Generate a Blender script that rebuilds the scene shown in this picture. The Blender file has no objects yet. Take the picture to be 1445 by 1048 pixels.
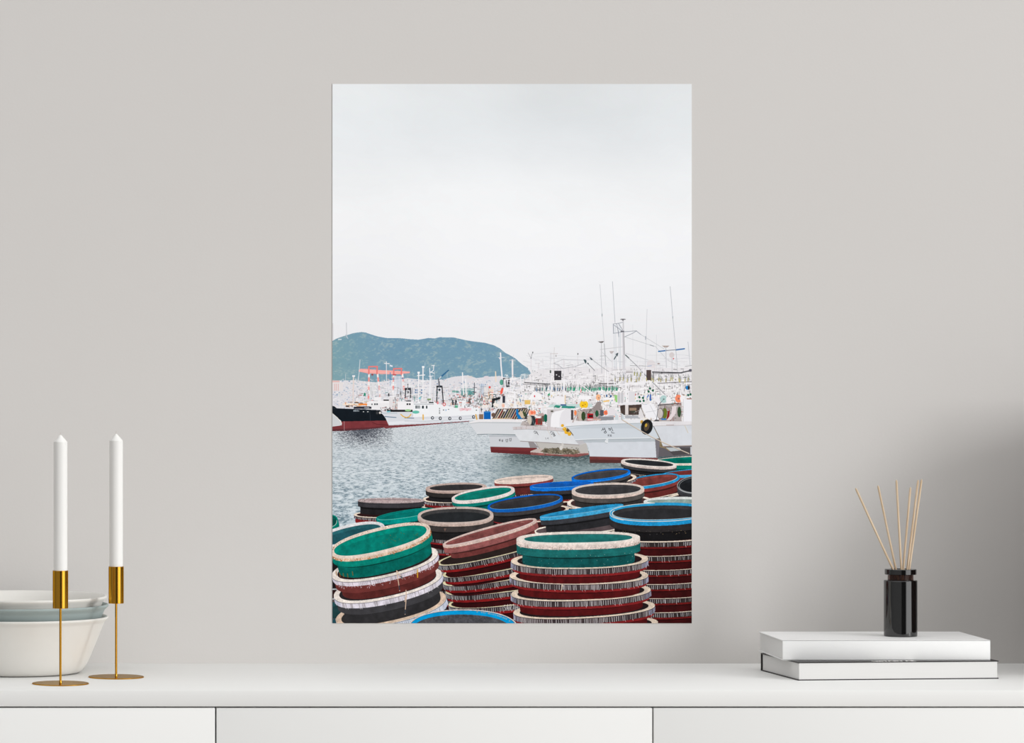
import bpy, bmesh, math, random
import numpy as np
from mathutils import Vector, Matrix

SC = bpy.context.scene
COL = SC.collection
R = math.radians

# ---------------------------------------------------------------- camera, sky, lights, exposure
# level lens-shift camera; 5000 px focal length on a 1445 x 1048 frame
MM = 0.00118                                     # metres per picture pixel on the wall
CAM = Vector(((100 - 722.5) * MM, -5.9, 1.211))
cam_data = bpy.data.cameras.new('camera')
cam_data.sensor_width = 36.0
cam_data.lens = 5000 / 1445 * 36.0
cam_data.shift_x = (722.5 - 100) / 1445
cam_data.shift_y = 21 / 1445
cam_data.clip_start = 0.05
cam = bpy.data.objects.new('camera', cam_data)
cam.location = CAM
cam.rotation_euler = (R(90), 0, 0)
COL.objects.link(cam)
SC.camera = cam

def build_world():
    # the unseen rest of the room: bright window side on the right, dim far end, mid left side, pale ceiling
    w = bpy.data.worlds.new('daylit_room'); SC.world = w; w.use_nodes = True
    nt = w.node_tree; nt.nodes.clear(); N = nt.nodes.new; Lk = nt.links.new
    out = N('ShaderNodeOutputWorld'); bg = N('ShaderNodeBackground')
    tc = N('ShaderNodeTexCoord'); sep = N('ShaderNodeSeparateXYZ'); Lk(tc.outputs['Generated'], sep.inputs[0])
    neg = N('ShaderNodeMath'); neg.operation = 'MULTIPLY'; neg.inputs[1].default_value = -1; Lk(sep.outputs['Y'], neg.inputs[0])
    az = N('ShaderNodeMath'); az.operation = 'ARCTAN2'; Lk(sep.outputs['X'], az.inputs[0]); Lk(neg.outputs[0], az.inputs[1])
    mr = N('ShaderNodeMapRange'); mr.inputs[1].default_value = -math.pi; mr.inputs[2].default_value = math.pi; Lk(az.outputs[0], mr.inputs[0])
    side = N('ShaderNodeValToRGB'); Lk(mr.outputs[0], side.inputs[0])
    stops = WORLD_SIDES
    e = side.color_ramp.elements
    while len(e) > 1: e.remove(e[-1])
    for i, (d, v) in enumerate(stops):
        q = e[0] if i == 0 else e.new((d + 180) / 360)
        q.position = (d + 180) / 360; q.color = (v / 2, v / 2, v / 2, 1)
    up = N('ShaderNodeMapRange'); up.interpolation_type = 'SMOOTHSTEP'; up.inputs[1].default_value = .30; up.inputs[2].default_value = .75; Lk(sep.outputs['Z'], up.inputs[0])
    mx = N('ShaderNodeMix'); mx.data_type = 'RGBA'; Lk(up.outputs[0], mx.inputs[0]); Lk(side.outputs[0], mx.inputs[6])
    mx.inputs[7].default_value = (WORLD_TOP / 2, WORLD_TOP / 2, WORLD_TOP / 2, 1)
    bg.inputs[1].default_value = 2.0
    Lk(mx.outputs[2], bg.inputs[0]); Lk(bg.outputs[0], out.inputs[0])
WORLD_SIDES = [(-180, .3), (-110, .26), (-80, .34), (-55, .44), (-9, .44), (-4, .05), (22, .05), (30, 2.9), (62, 2.9), (72, .4), (180, .3)]   # azimuth from the camera side, radiance
WORLD_TOP = 1.76
build_world()

def area_light(name, target, az, el, dist, w, h, power, color=(1, 1, 1)):
    d = Vector((math.sin(R(az)) * math.cos(R(el)), -math.cos(R(az)) * math.cos(R(el)), math.sin(R(el))))
    l = bpy.data.lights.new(name, 'AREA'); l.shape = 'RECTANGLE'; l.size = w; l.size_y = h; l.energy = power; l.color = color
    o = bpy.data.objects.new(name, l); COL.objects.link(o)
    o.location = Vector(target) + d * dist
    o.rotation_euler = (-d).to_track_quat('-Z', 'Y').to_euler()
    return o
# daylight from a tall window far to the right, in front of the wall
area_light('window_daylight', (0.1, -.2, .95), 53, 11, 20, 3.4, 6.5, 2130, (1.0, 1.0, 1.0))

SC.view_settings.view_transform = 'Standard'
SC.view_settings.look = 'None'
SC.view_settings.gamma = 1
SC.view_settings.use_curve_mapping = False
SC.view_settings.exposure = -0.43
SC.cycles.use_denoising = True
SC.cycles.max_bounces = 8
SC.cycles.diffuse_bounces = 5

# ---------------------------------------------------------------- helpers
def srgb(r, g, b):
    f = lambda c: c / 12.92 if c <= .04045 else ((c + .055) / 1.055) ** 2.4
    return (f(r / 255), f(g / 255), f(b / 255), 1)

def material(name, color, rough=.5, metal=0., spec=.5, noise=0., nscale=40., bump=0., bscale=300., var=None, stretch=None, **kw):
    m = bpy.data.materials.new(name); m.use_nodes = True
    nt = m.node_tree; b = nt.nodes['Principled BSDF']
    b.inputs['Roughness'].default_value = rough; b.inputs['Metallic'].default_value = metal
    b.inputs['Specular IOR Level'].default_value = spec
    for k, v in kw.items(): b.inputs[k].default_value = v
    tc = nt.nodes.new('ShaderNodeTexCoord'); src = tc.outputs['Object']
    if stretch:
        mp = nt.nodes.new('ShaderNodeMapping'); mp.inputs['Scale'].default_value = stretch
        nt.links.new(src, mp.inputs[0]); src = mp.outputs[0]
    nz = nt.nodes.new('ShaderNodeTexNoise'); nz.inputs['Scale'].default_value = nscale; nz.inputs['Detail'].default_value = 4
    nt.links.new(src, nz.inputs['Vector'])
    rp = nt.nodes.new('ShaderNodeValToRGB'); nt.links.new(nz.outputs['Fac'], rp.inputs[0])
    c = Vector(color[:3]); c2 = Vector(var[:3]) if var else c * (1 - noise); c1 = c if var else c * (1 + noise)
    rp.color_ramp.elements[0].position = .3; rp.color_ramp.elements[1].position = .7
    rp.color_ramp.elements[0].color = (*c2, 1); rp.color_ramp.elements[1].color = (*[min(1, x) for x in c1], 1)
    nt.links.new(rp.outputs[0], b.inputs['Base Color'])
    if bump:
        n2 = nt.nodes.new('ShaderNodeTexNoise'); n2.inputs['Scale'].default_value = bscale; n2.inputs['Detail'].default_value = 3
        nt.links.new(src, n2.inputs['Vector'])
        bp = nt.nodes.new('ShaderNodeBump'); bp.inputs['Strength'].default_value = bump; bp.inputs['Distance'].default_value = .001
        nt.links.new(n2.outputs['Fac'], bp.inputs['Height']); nt.links.new(bp.outputs[0], b.inputs['Normal'])
    return m

def obj(name, bm, mat, parent=None, smooth=None, loc=None):
    me = bpy.data.meshes.new(name)
    bmesh.ops.recalc_face_normals(bm, faces=bm.faces)
    bm.to_mesh(me); bm.free()
    for m in (mat if isinstance(mat, (list, tuple)) else [mat]): me.materials.append(m)
    o = bpy.data.objects.new(name, me); COL.objects.link(o)
    if smooth:
        me.shade_smooth(); me.set_sharp_from_angle(angle=R(smooth))
    if parent: o.parent = parent
    if loc is not None: o.location = loc
    return o
def tag(o, label=None, cat=None, group=None, kind=None):
    if label: o['label'] = label
    if cat: o['category'] = cat
    if group: o['group'] = group
    if kind: o['kind'] = kind
    return o
def thing(name, label, cat, loc, rz=0., group=None):
    o = bpy.data.objects.new(name, None); COL.objects.link(o)
    o.empty_display_size = .02; o.location = loc; o.rotation_euler = (0, 0, rz)
    return tag(o, label, cat, group)
def box(x0, x1, y0, y1, z0, z1, bevel=0., seg=2, bm=None):
    b = bmesh.new()
    v = bmesh.ops.create_cube(b, size=1)['verts']
    bmesh.ops.scale(b, vec=(x1 - x0, y1 - y0, z1 - z0), verts=v)
    bmesh.ops.translate(b, vec=((x0 + x1) / 2, (y0 + y1) / 2, (z0 + z1) / 2), verts=v)
    if bevel: bmesh.ops.bevel(b, geom=b.edges[:], offset=bevel, segments=seg, affect='EDGES', profile=.5)
    if bm is None: return b
    me = bpy.data.meshes.new('t'); b.to_mesh(me); b.free(); bm.from_mesh(me); bpy.data.meshes.remove(me)
    return bm
def lathe(prof, seg=96):
    """revolve (radius, height) points about Z; a closed profile loop gives a closed ring solid"""
    bm = bmesh.new(); rings = []
    for r, z in prof:
        if r < 1e-6: rings.append([bm.verts.new((0, 0, z))])
        else: rings.append([bm.verts.new((r * math.cos(2 * math.pi * i / seg), r * math.sin(2 * math.pi * i / seg), z)) for i in range(seg)])
    for a, b in zip(rings, rings[1:]):
        if len(a) == 1 and len(b) == 1: continue
        for i in range(seg):
            j = (i + 1) % seg
            if len(a) == 1: bm.faces.new((a[0], b[i], b[j]))
            elif len(b) == 1: bm.faces.new((a[i], a[j], b[0]))
            else: bm.faces.new((a[i], a[j], b[j], b[i]))
    return bm
def at(px, depth_y, v=None):
    """picture column (and row) at world depth y -> world x (and z)"""
    k = (5.9 + depth_y) / 5000
    x = CAM.x + (px - 100) * k
    return x if v is None else (x, CAM.z - (v - 545) * k)

# ---------------------------------------------------------------- materials
M_WALL = material('wall_paint', srgb(207, 204, 201), .9, spec=.1, noise=.006, nscale=3, bump=.12, bscale=220)
M_FLOOR = material('floor_boards', srgb(190, 186, 182), .5, spec=.3, var=srgb(172, 168, 164), nscale=6, stretch=(1, 12, 1))
M_WHITE = material('white_lacquer', srgb(231, 231, 229), .5, spec=.06, noise=.004, nscale=5)
M_INSIDE = material('cabinet_carcass', srgb(120, 118, 116), .7, spec=.2, noise=.02)
M_BRASS = material('brushed_brass', srgb(204, 150, 52), .15, metal=1., noise=.02, nscale=12, **{'Specular Tint': (.46, .32, .07, 1)})
M_WAX = material('white_wax', srgb(229, 228, 225), .42, spec=.3, noise=.004, nscale=25)
M_WICK = material('cotton_wick', srgb(196, 190, 184), .9, spec=.1, noise=.05)
M_BOWL = material('white_stoneware', srgb(218, 216, 211), .5, spec=.3, noise=.008, nscale=60, bump=.04, bscale=500)
M_GREY = material('grey_green_stoneware', srgb(152, 164, 163), .5, spec=.3, noise=.02, nscale=60, bump=.04, bscale=500)
M_BOOKW = material('white_cloth_cover', srgb(234, 234, 233), .5, spec=.3, noise=.006, nscale=80)
M_PAGES = material('paper_pages', srgb(220, 219, 217), .85, spec=.1, noise=.015, nscale=30, stretch=(.4, .4, 60))
M_BLACK = material('black_cover', srgb(44, 42, 42), .45, spec=.4, noise=.06, nscale=60)
M_INK = material('white_lettering', srgb(238, 236, 232), .6, spec=.2, noise=.01)
M_GLASS = material('black_glass', srgb(12, 12, 12), .05, spec=1.0, noise=.05, nscale=20)
M_NECK = material('smoked_glass', srgb(120, 96, 90), .04, spec=.5, noise=.03, nscale=20, **{'Transmission Weight': .9, 'IOR': 1.2})
M_REED = material('rattan_reed', srgb(216, 196, 170), .7, spec=.2, var=srgb(188, 162, 132), nscale=8, stretch=(60, 60, 2))
M_SHADOW_VASE = material('shadow_vase_stoneware', srgb(66, 38, 32), .8, spec=.1, noise=.15, nscale=14, bump=.1, bscale=80)  # for the added shadow caster; dark to cut bounce onto the wall

# ---------------------------------------------------------------- the room
tag(obj('wall_back', box(-4.2, 4.2, 0, .12, 0, 2.9), M_WALL), kind='structure')
tag(obj('floor', box(-4.2, 4.2, -7.5, .12, -.1, 0), M_FLOOR), kind='structure')

# ---------------------------------------------------------------- the printed harbour picture
# a small vector painter: fills an RGB array with the picture printed on the poster sheet.
# coordinates below are picture coordinates (469..976 across, 118.5..879 down)
PX0, PY0, PX1, PY1, PS = 469.0, 118.5, 976.0, 879.0, 3
def paint_print():
    W = int((PX1 - PX0) * PS); H = int((PY1 - PY0) * PS)
    rng = np.random.RandomState(11)
    rr = random.Random(5)
    im = np.zeros((H, W, 3), np.float32)
    yy, xx = np.mgrid[0:H, 0:W].astype(np.float32)
    xx = xx / PS + PX0; yy = yy / PS + PY0

    def vnoise(u, v, seed, n=256):
        g = np.random.RandomState(seed).rand(n, n).astype(np.float32)
        iu = np.floor(u).astype(np.int32); iv = np.floor(v).astype(np.int32)
        fu = u - iu; fv = v - iv
        fu = fu * fu * (3 - 2 * fu); fv = fv * fv * (3 - 2 * fv)
        a = g[iv % n, iu % n]; b = g[iv % n, (iu + 1) % n]
        c = g[(iv + 1) % n, iu % n]; d = g[(iv + 1) % n, (iu + 1) % n]
        return (a * (1 - fu) + b * fu) * (1 - fv) + (c * (1 - fu) + d * fu) * fv
    def fbm(u, v, seed, o=4):
        s = 0; a = 1; t = 0
        for i in range(o):
            s = s + a * vnoise(u * 2 ** i + 7.3 * i, v * 2 ** i + 3.1 * i, seed + i); t += a; a *= .55
        return s / t
    N = fbm(xx / 7, yy / 7, 3, 4) - .5           # blotches
    NF = fbm(xx / 1.7, yy / 1.7, 9, 2) - .5      # grain

    def bbox(p, m=0):
        x0 = max(0, int((p[:, 0].min() - PX0 - m) * PS)); x1 = min(W, int((p[:, 0].max() - PX0 + m) * PS) + 2)
        y0 = max(0, int((p[:, 1].min() - PY0 - m) * PS)); y1 = min(H, int((p[:, 1].max() - PY0 + m) * PS) + 2)
        return x0, x1, y0, y1
    def pmask(p, bb):
        x0, x1, y0, y1 = bb
        X = xx[y0:y1, x0:x1]; Y = yy[y0:y1, x0:x1]
        ins = np.zeros(X.shape, bool)
        for i in range(len(p)):
            xa, ya = p[i - 1]; xb, yb = p[i]
            if ya == yb: continue
            c = (ya > Y) != (yb > Y)
            ins ^= c & (X < (xb - xa) * (Y - ya) / (yb - ya) + xa)
        return ins
    def put(bb, m, col, alpha=1., noise=0., grain=0.):
        x0, x1, y0, y1 = bb
        if x1 <= x0 or y1 <= y0: return
        c = np.array(col, np.float32) / 255
        f = 1 + 2 * noise * N[y0:y1, x0:x1] + 2 * grain * NF[y0:y1, x0:x1]
        a = (m.astype(np.float32) * alpha)[..., None]
        im[y0:y1, x0:x1] = im[y0:y1, x0:x1] * (1 - a) + (c[None, None] * f[..., None]) * a
    def fill(p, col, alpha=1., noise=.0, grain=.0, clip=None):
        p = np.asarray(p, np.float32); bb = bbox(p)
        if bb[1] <= bb[0] or bb[3] <= bb[2]: return
        m = pmask(p, bb)
        if clip is not None: m &= pmask(np.asarray(clip, np.float32), bb)
        put(bb, m, col, alpha, noise, grain)
    def line(p, w, col, alpha=1., clip=None):
        p = np.asarray(p, np.float32)
        for i in range(len(p) - 1):
            q = p[i:i + 2]; bb = bbox(q, w)
            x0, x1, y0, y1 = bb
            if x1 <= x0 or y1 <= y0: continue
            X = xx[y0:y1, x0:x1]; Y = yy[y0:y1, x0:x1]
            d = q[1] - q[0]; L = float(d @ d) + 1e-9
            t = np.clip(((X - q[0, 0]) * d[0] + (Y - q[0, 1]) * d[1]) / L, 0, 1)
            D = np.hypot(X - q[0, 0] - t * d[0], Y - q[0, 1] - t * d[1])
            m = np.clip((w / 2 - D) * PS + .5, 0, 1)
            if clip is not None: m = m * pmask(np.asarray(clip, np.float32), bb)
            put(bb, m, col, alpha)
    def rect(x0, y0, x1, y1, col, alpha=1., **k): fill([(x0, y0), (x1, y0), (x1, y1), (x0, y1)], col, alpha, **k)
    def ell(cx, cy, rx, ry, tilt=0, n=2.0, k=80):
        t = np.linspace(0, 2 * math.pi, k, endpoint=False)
        c, s = np.cos(t), np.sin(t)
        u = rx * np.sign(c) * np.abs(c) ** (2 / n); v = ry * np.sign(s) * np.abs(s) ** (2 / n)
        a = math.radians(tilt)
        return np.stack([cx + u * math.cos(a) + v * math.sin(a), cy - u * math.sin(a) + v * math.cos(a)], 1)
    def dn(tilt, h):
        a = math.radians(tilt); return np.array([math.sin(a) * h, math.cos(a) * h])
    def hull(p):
        p = sorted(map(tuple, p)); out = []
        for seq in (p, p[::-1]):
            s = []
            for q in seq:
                while len(s) > 1 and (s[-1][0] - s[-2][0]) * (q[1] - s[-2][1]) - (s[-1][1] - s[-2][1]) * (q[0] - s[-2][0]) <= 0: s.pop()
                s.append(q)
            out += s[:-1]
        return np.array(out)
    def sweep(e, d): return hull(np.concatenate([e, e + d]))
    def disc(x, y, r, col, ry=None, tilt=0, **k): fill(ell(x, y, r, ry or r, tilt, k=28), col, **k)

    # ---- sky
    gx = np.array([469, 570, 670, 770, 870, 976]); gy = np.array([118, 170, 215, 260, 320, 380, 430, 480, 540])
    gr = np.array([[236, 231, 226, 222, 223, 229], [236, 231, 229, 224, 225, 230], [237, 234, 236, 230, 227, 234], [240, 242, 243, 242, 238, 239],
                   [244, 244, 245, 245, 244, 244], [240, 241, 244, 244, 243, 242], [236, 238, 240, 240, 239, 239], [236, 237, 237, 236, 234, 232], [236, 236, 236, 234, 232, 231]], np.float32)
    gb = gr + np.array([5, 7, 6, 4, 3, 4, 4, 3, 3])[:, None]; gg = gr + np.array([3, 4, 3, 2, 1, 1, 1, 0, 0])[:, None]
    def grid(g):
        xs = np.linspace(PX0, PX1, 52); ys = np.linspace(PY0, 560, 90)
        cols = np.stack([np.interp(xs, gx, r) for r in g])
        lo = np.stack([np.interp(ys, gy, cols[:, j]) for j in range(len(xs))], 1)
        ker = np.hanning(15); ker /= ker.sum()
        lo = np.stack([np.convolve(np.pad(c, 7, 'edge'), ker, 'valid') for c in lo.T], 1)
        lo = np.stack([np.convolve(np.pad(r, 7, 'edge'), ker, 'valid') for r in lo])
        hi = np.stack([np.interp(xx[0], xs, r) for r in lo])
        k = np.clip((yy[:, 0] - PY0) / (ys[1] - ys[0]), 0, 88.999); i0 = k.astype(int); t = (k - i0)[:, None]
        return (hi[i0] * (1 - t) + hi[i0 + 1] * t).astype(np.float32)
    cl = (fbm((xx + yy * .6) / 95, (yy - xx * .25) / 45, 40, 5) - .5) * 7 * np.clip((480 - yy) / 200, .15, 1)
    for i, g in enumerate((gr, gg, gb)): im[..., i] = np.clip((grid(g) + cl) / 255, 0, 1)

    # ---- hill
    ridge = [(469, 480.5), (474, 477.5), (482, 474.5), (490, 472), (497, 469.8), (503, 468.6), (510, 468.4), (516, 468.8), (523, 471), (533, 474.3), (545, 476.2), (555, 477), (565, 476.8), (576, 478.2), (590, 478.9), (598, 477.6), (604, 476.8), (613, 477.3), (620, 475.6), (629, 475.3), (640, 475.5), (647, 477.6), (658, 479.6), (668, 481.6), (684, 483.2), (697, 487.2), (705, 491.5), (713, 497.3), (719, 500.8), (727, 505.5), (736, 513), (745, 519), (749, 527), (750, 545)]
    ridge = [(x, y + rr.uniform(-.35, .35)) for x, y in ridge]
    hp = np.array(ridge + [(750, 560), (469, 560)], np.float32)
    bb = bbox(hp); m = pmask(hp, bb); x0, x1, y0, y1 = bb
    X = xx[y0:y1, x0:x1]; Y = yy[y0:y1, x0:x1]
    tr = fbm(X / 9 + Y / 14, Y / 6, 71, 3) * .45 + fbm(X / 2.6 + Y / 9, Y / 1.5, 75, 3) * .55
    sp = np.clip((tr - .53) * 6, 0, 1)[..., None]
    sl = np.clip((tr - .36) * -5, 0, 1)[..., None]
    base = np.stack([114 + (Y - 470) * .10, 153 + (Y - 470) * .06, 177 - (Y - 470) * .02], -1) + np.clip((540 - X) / 70, 0, 1)[..., None] * np.array([8, 7, -4])
    hc = base * (1 - sp * .55) + np.array([172, 188, 186]) * sp * .55
    hc = hc * (1 - sl * .3) + np.array([92, 130, 155]) * sl * .3
    a = m[..., None]
    im[y0:y1, x0:x1] = np.where(a, hc / 255, im[y0:y1, x0:x1])
    line([(469.6, 456), (469.9, 480)], .8, (205, 200, 205), .9); line([(488.6, 455), (489, 476)], .8, (185, 185, 192), .9)
    line([(487.6, 472), (490.6, 477)], 1.4, (190, 200, 210), .8); rect(477, 477.8, 482, 479.3, (214, 222, 226), .9)

    # ---- far town
    town = [(232, 230, 232), (240, 238, 241), (236, 232, 234), (222, 220, 226), (215, 214, 220), (196, 200, 212), (170, 184, 205), (225, 214, 210), (146, 168, 192), (240, 238, 240), (214, 190, 192), (120, 142, 170), (200, 214, 214)]
    fill([(469, 537), (500, 536), (530, 539), (575, 533), (600, 536), (625, 535), (640, 531), (660, 529), (672, 533), (690, 531), (705, 530), (720, 534), (750, 534), (750, 585), (469, 585)], (222, 220, 225))
    for i in range(2600):
        x = rr.uniform(469, 752); y = rr.uniform(534, 580)
        w = rr.uniform(.6, 2.6); h = rr.uniform(.5, 1.8)
        if y < 537 and rr.random() < .5: continue
        rect(x, y, x + w, y + h, rr.choice(town), .75)
        disc(686, 532.3, 4.2, (222, 214, 220), 2.4); disc(663, 531.5, 3.5, (222, 216, 214), 1.4)
    rect(469, 536.5, 479, 542, (226, 190, 186)); rect(469, 539, 484, 551, (228, 222, 222))
    for x in (471.5, 474, 476.5): rect(x, 541, x + .9, 551, (222, 180, 178))
    rect(521.5, 540, 531, 556, (222, 222, 224)); [rect(x, 541, x + .8, 556, (200, 202, 206)) for x in (523, 526, 529)]
    rect(676.5, 541.5, 684, 560, (205, 212, 222)); rect(678.5, 541, 680, 560, (160, 178, 202)); rect(681, 541, 682, 560, (176, 190, 210))
    rect(683, 545, 697, 566, (226, 222, 222)); rect(689, 549, 696, 566, (236, 216, 200))
    rect(637.5, 550.8, 647, 553.5, (70, 150, 140)); rect(651, 548, 669, 557, (96, 150, 150)); rect(651, 549, 669, 550.4, (190, 205, 205))
    for x in (485, 487.5, 506, 609.5, 613, 640, 660): line([(x, rr.uniform(522, 535)), (x - .6, 560)], .6, (226, 222, 224), .8)

    # ---- gantry crane
    pk = (240, 154, 148); pk2 = (232, 128, 124); wt = (240, 236, 236)
    for xa, xb, yb in ((520.5, 519.6, 562), (532.5, 536.5, 562), (555.5, 554, 556), (567.5, 571.5, 562)):
        y = 527
        k = 0
        while y < yb:
            t0 = (y - 527) / 35; t1 = (min(y + 6, yb) - 527) / 35
            line([(xa + (xb - xa) * t0, y), (xa + (xb - xa) * t1, min(y + 6, yb))], 2.5, (wt, pk)[k % 2]); y += 6; k += 1
    fill([(506, 521.2), (509, 519.8), (516, 520), (533, 521.6), (557, 522.6), (578.3, 523.8), (578.3, 526), (562, 527.6), (548, 527.6), (519, 526.6), (513, 525.2), (506, 524)], (243, 168, 162))
    line([(507, 521.6), (578, 524)], .5, (250, 190, 184), .9); line([(513, 523), (560, 526.6)], 1.4, (246, 186, 180), .7)
    for a0, b0, a1, b1 in ((520.3, 517, 532, 527), (555.4, 519.9, 566.4, 528)):
        line([(a0, b1), (a0, b0), (a1, b0 - .2), (a1 - .4, b1)], 2, pk2); line([(a0 + 1, b0 + 2.7), (a1 - 1, b0 + 2)], .6, (120, 140, 165), .6)
    rect(524, 527, 526.5, 529.5, (150, 70, 72)); rect(554, 527.5, 559, 529.5, (200, 96, 100))
    line([(545, 510), (545.3, 560)], 1.1, (226, 224, 228)); line([(542.3, 512.3), (549, 512.6)], 1.1, (236, 234, 236)); fill([(549.7, 514.2), (554, 515.5), (553.5, 517.3), (549.8, 516.2)], (232, 234, 244))
    line([(507.8, 507.5), (506.5, 526), (504.5, 538)], .9, (214, 218, 222)); line([(498.7, 530), (497.8, 568)], 1.5, (226, 212, 205)); rect(497, 529, 501, 531.5, (236, 234, 236))
    fill([(551, 534.5), (570, 532.5), (570, 534), (551, 535.3)], (60, 122, 172)); rect(550, 525, 551.3, 545, (90, 140, 190), .8); rect(556, 530, 566.5, 555, (206, 212, 224), .8)
    for x in (553, 558, 563): line([(x, 530), (x, 556)], .5, (236, 236, 240))

    # ---- superstructures, masts between town and water (left half)
    wcol = [(236, 234, 236), (226, 224, 228), (244, 242, 244), (214, 212, 216)]
    def clutter(x0, y0, x1, y1, n, cols, wmin=.4, wmax=1.0, lmax=7, hv=.5, al=.9):
        for i in range(n):
            x = rr.uniform(x0, x1); y = rr.uniform(y0, y1); L = rr.uniform(1, lmax)
            if rr.random() < hv: q = [(x, y), (x + rr.uniform(-.4, .4), min(y + L, y1 + 1))]
            else: q = [(x, y), (x + L, y + rr.uniform(-.25, .25) * L)]
            line(q, rr.uniform(wmin, wmax), rr.choice(cols), al)
    clutter(500, 545, 720, 574, 520, wcol + [(190, 186, 188), (150, 150, 158)], lmax=9)
    clutter(500, 552, 720, 574, 90, [(60, 58, 60), (110, 100, 96), (214, 150, 110), (30, 34, 38), (60, 130, 120), (196, 110, 100)], lmax=4)
    rect(484, 569, 520, 571, (244, 226, 206)); clutter(484, 566, 520, 573, 40, [(232, 150, 84), (246, 232, 214), (240, 178, 120), (120, 90, 70)], lmax=6, hv=.3)
    rect(506, 569, 518, 571.5, (238, 140, 66)); rect(488, 571.6, 492, 573.8, (70, 60, 56)); rect(500, 567, 506, 568.5, (60, 52, 50))
    rect(513.4, 553.6, 515.6, 558.5, (40, 140, 112)); disc(514.5, 556, 1.4, (40, 140, 112), 2.4)
    fill([(516, 568), (521, 565.6), (549, 564.6), (551, 567), (548, 568.6), (517, 569)], (242, 240, 242))
    rect(518, 568.4, 550, 578, (236, 234, 236)); rect(527.8, 568.6, 530, 571, (50, 60, 64)); rect(531, 568.6, 533, 571, (50, 60, 64)); rect(524, 569, 525.4, 571, (90, 100, 100))
    rect(528, 559.6, 538, 565, (240, 238, 240)); rect(541, 563.4, 548.6, 565, (50, 46, 48))
    rect(549, 560, 560, 578, (226, 222, 224)); fill(ell(559, 573, 5.5, 7), (222, 216, 214)); disc(560, 574, 3.6, (206, 186, 180), 5)
    clutter(553, 562, 566, 577, 40, [(196, 110, 90), (236, 232, 232), (120, 104, 100), (150, 160, 170)], lmax=4)
    rect(561, 566, 583, 579, (240, 238, 240)); rect(573.6, 568.6, 575.8, 571, (30, 34, 36)); rect(577, 568.6, 579.3, 571, (30, 34, 36)); rect(573, 564.6, 580, 566, (56, 52, 54))
    rect(547.5, 554.6, 549.2, 558.8, (40, 38, 40)); rect(564, 552.4, 566, 556, (40, 38, 40)); clutter(553, 553, 575, 562, 30, [(60, 56, 58), (236, 234, 236), (130, 124, 124)], lmax=4)
    # black gallows
    for x0_, w_, yt, yb in ((571.5, 7.5, 548.4, 560.5), (616, 7.5, 545, 568)):
        line([(x0_, yb), (x0_ + .6, yt), (x0_ + w_, yt), (x0_ + w_ + (1.8 if yt < 547 else 0), yb)], 1.4, (34, 36, 42)); rect(x0_ - .5, yt - 1.4, x0_ + w_ + .5, yt + 1.4, (40, 42, 48))
        line([(x0_ + w_ / 2, yt - 7), (x0_ + w_ / 2, yt)], 1, (70, 72, 78)); disc(x0_ + w_ / 2, yt + 4.5, 1.2, (40, 46, 52), 1.8)
    for i in range(34):
        x = rr.uniform(526, 612); y = rr.uniform(530, 552); line([(x, y), (x + rr.uniform(-.4, .4), y + rr.uniform(8, 22))], rr.uniform(.4, .9), rr.choice([(244, 242, 245), (228, 226, 231), (208, 210, 218)]), .9)
    for i in range(26):
        x = rr.uniform(526, 606); y = rr.uniform(534, 562); line([(x, y), (x + rr.uniform(4, 16), y + rr.uniform(-.6, .6))], rr.uniform(.4, .9), rr.choice([(246, 244, 246), (230, 228, 232)]), .9)
    for x, y in ((585.5, 549), (588.5, 549), (585.5, 552.4), (588.5, 552.4), (594, 549), (594, 553)): rect(x, y, x + 2, y + 2, (84, 122, 164))
    # white lattice masts
    for x, yt in ((590.5, 525), (596.7, 517)):
        line([(x, yt), (x - .3, 566)], 1.7, (238, 236, 238)); rect(x - 1.6, yt - 1, x + 1.8, yt + 1.6, (244, 244, 246))
    line([(589, 529.5), (599, 528.6)], 1.4, (240, 238, 240)); line([(589.5, 544), (606, 543.4)], 1, (236, 234, 238)); line([(592, 548), (610, 548)], .8, (236, 236, 238))
    line([(599.6, 511), (599, 524)], .6, (190, 206, 216), .8)
    for q in ([(606, 519), (606.6, 530), (605.5, 560)], [(611.8, 516), (611.4, 522), (607.5, 525)], [(609, 515.5), (612.8, 515)], [(605, 530.5), (611, 530)], [(606, 524), (612, 526)], [(608, 531), (606, 566)]): line(q, 1.1, (234, 234, 238))
    fill([(621.5, 530.2), (632.6, 521), (633.6, 522.3), (623.4, 531.6)], (52, 104, 146)); line([(622, 531), (616, 538)], 1.6, (206, 212, 218)); line([(618.5, 534), (619.5, 546)], 1.5, (96, 100, 110)); line([(630.6, 525), (631.4, 546)], .5, (206, 212, 220), .8)
    for xa, xb, yt in ((652.3, 654.3, 525.5), (656.5, 658.6, 535)): line([(xa, yt), (xb, 566)], 1.6, (240, 238, 240))
    line([(655, 543), (659, 543)], 1, (236, 234, 236)); line([(655, 554.5), (659, 554.5)], 1, (236, 234, 236))
    line([(699, 524), (699.6, 538)], 1.5, (240, 220, 196)); line([(669.2, 540), (669, 556)], 1, (80, 84, 92)); line([(667, 546.5), (672.4, 546.2)], .7, (90, 94, 100)); line([(667.5, 553), (671.5, 553)], .8, (70, 74, 80))
    line([(706, 497.8), (706.7, 515), (708.3, 532)], 1.9, (240, 236, 238)); line([(703, 504.3), (711.4, 504)], .7, (222, 222, 228)); rect(704.2, 503.6, 706.6, 506.5, (232, 228, 232))
    line([(722.8, 507.6), (723, 534)], 2.3, (236, 232, 234)); line([(718.5, 508), (727, 507.6)], .8, (205, 205, 212)); line([(724.4, 500), (724.3, 508)], .4, (190, 196, 204), .7)
    clutter(637, 555, 690, 570, 90, [(180, 140, 100), (50, 90, 80), (200, 190, 186), (60, 60, 62), (214, 90, 80), (240, 238, 238)], lmax=4)
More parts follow.
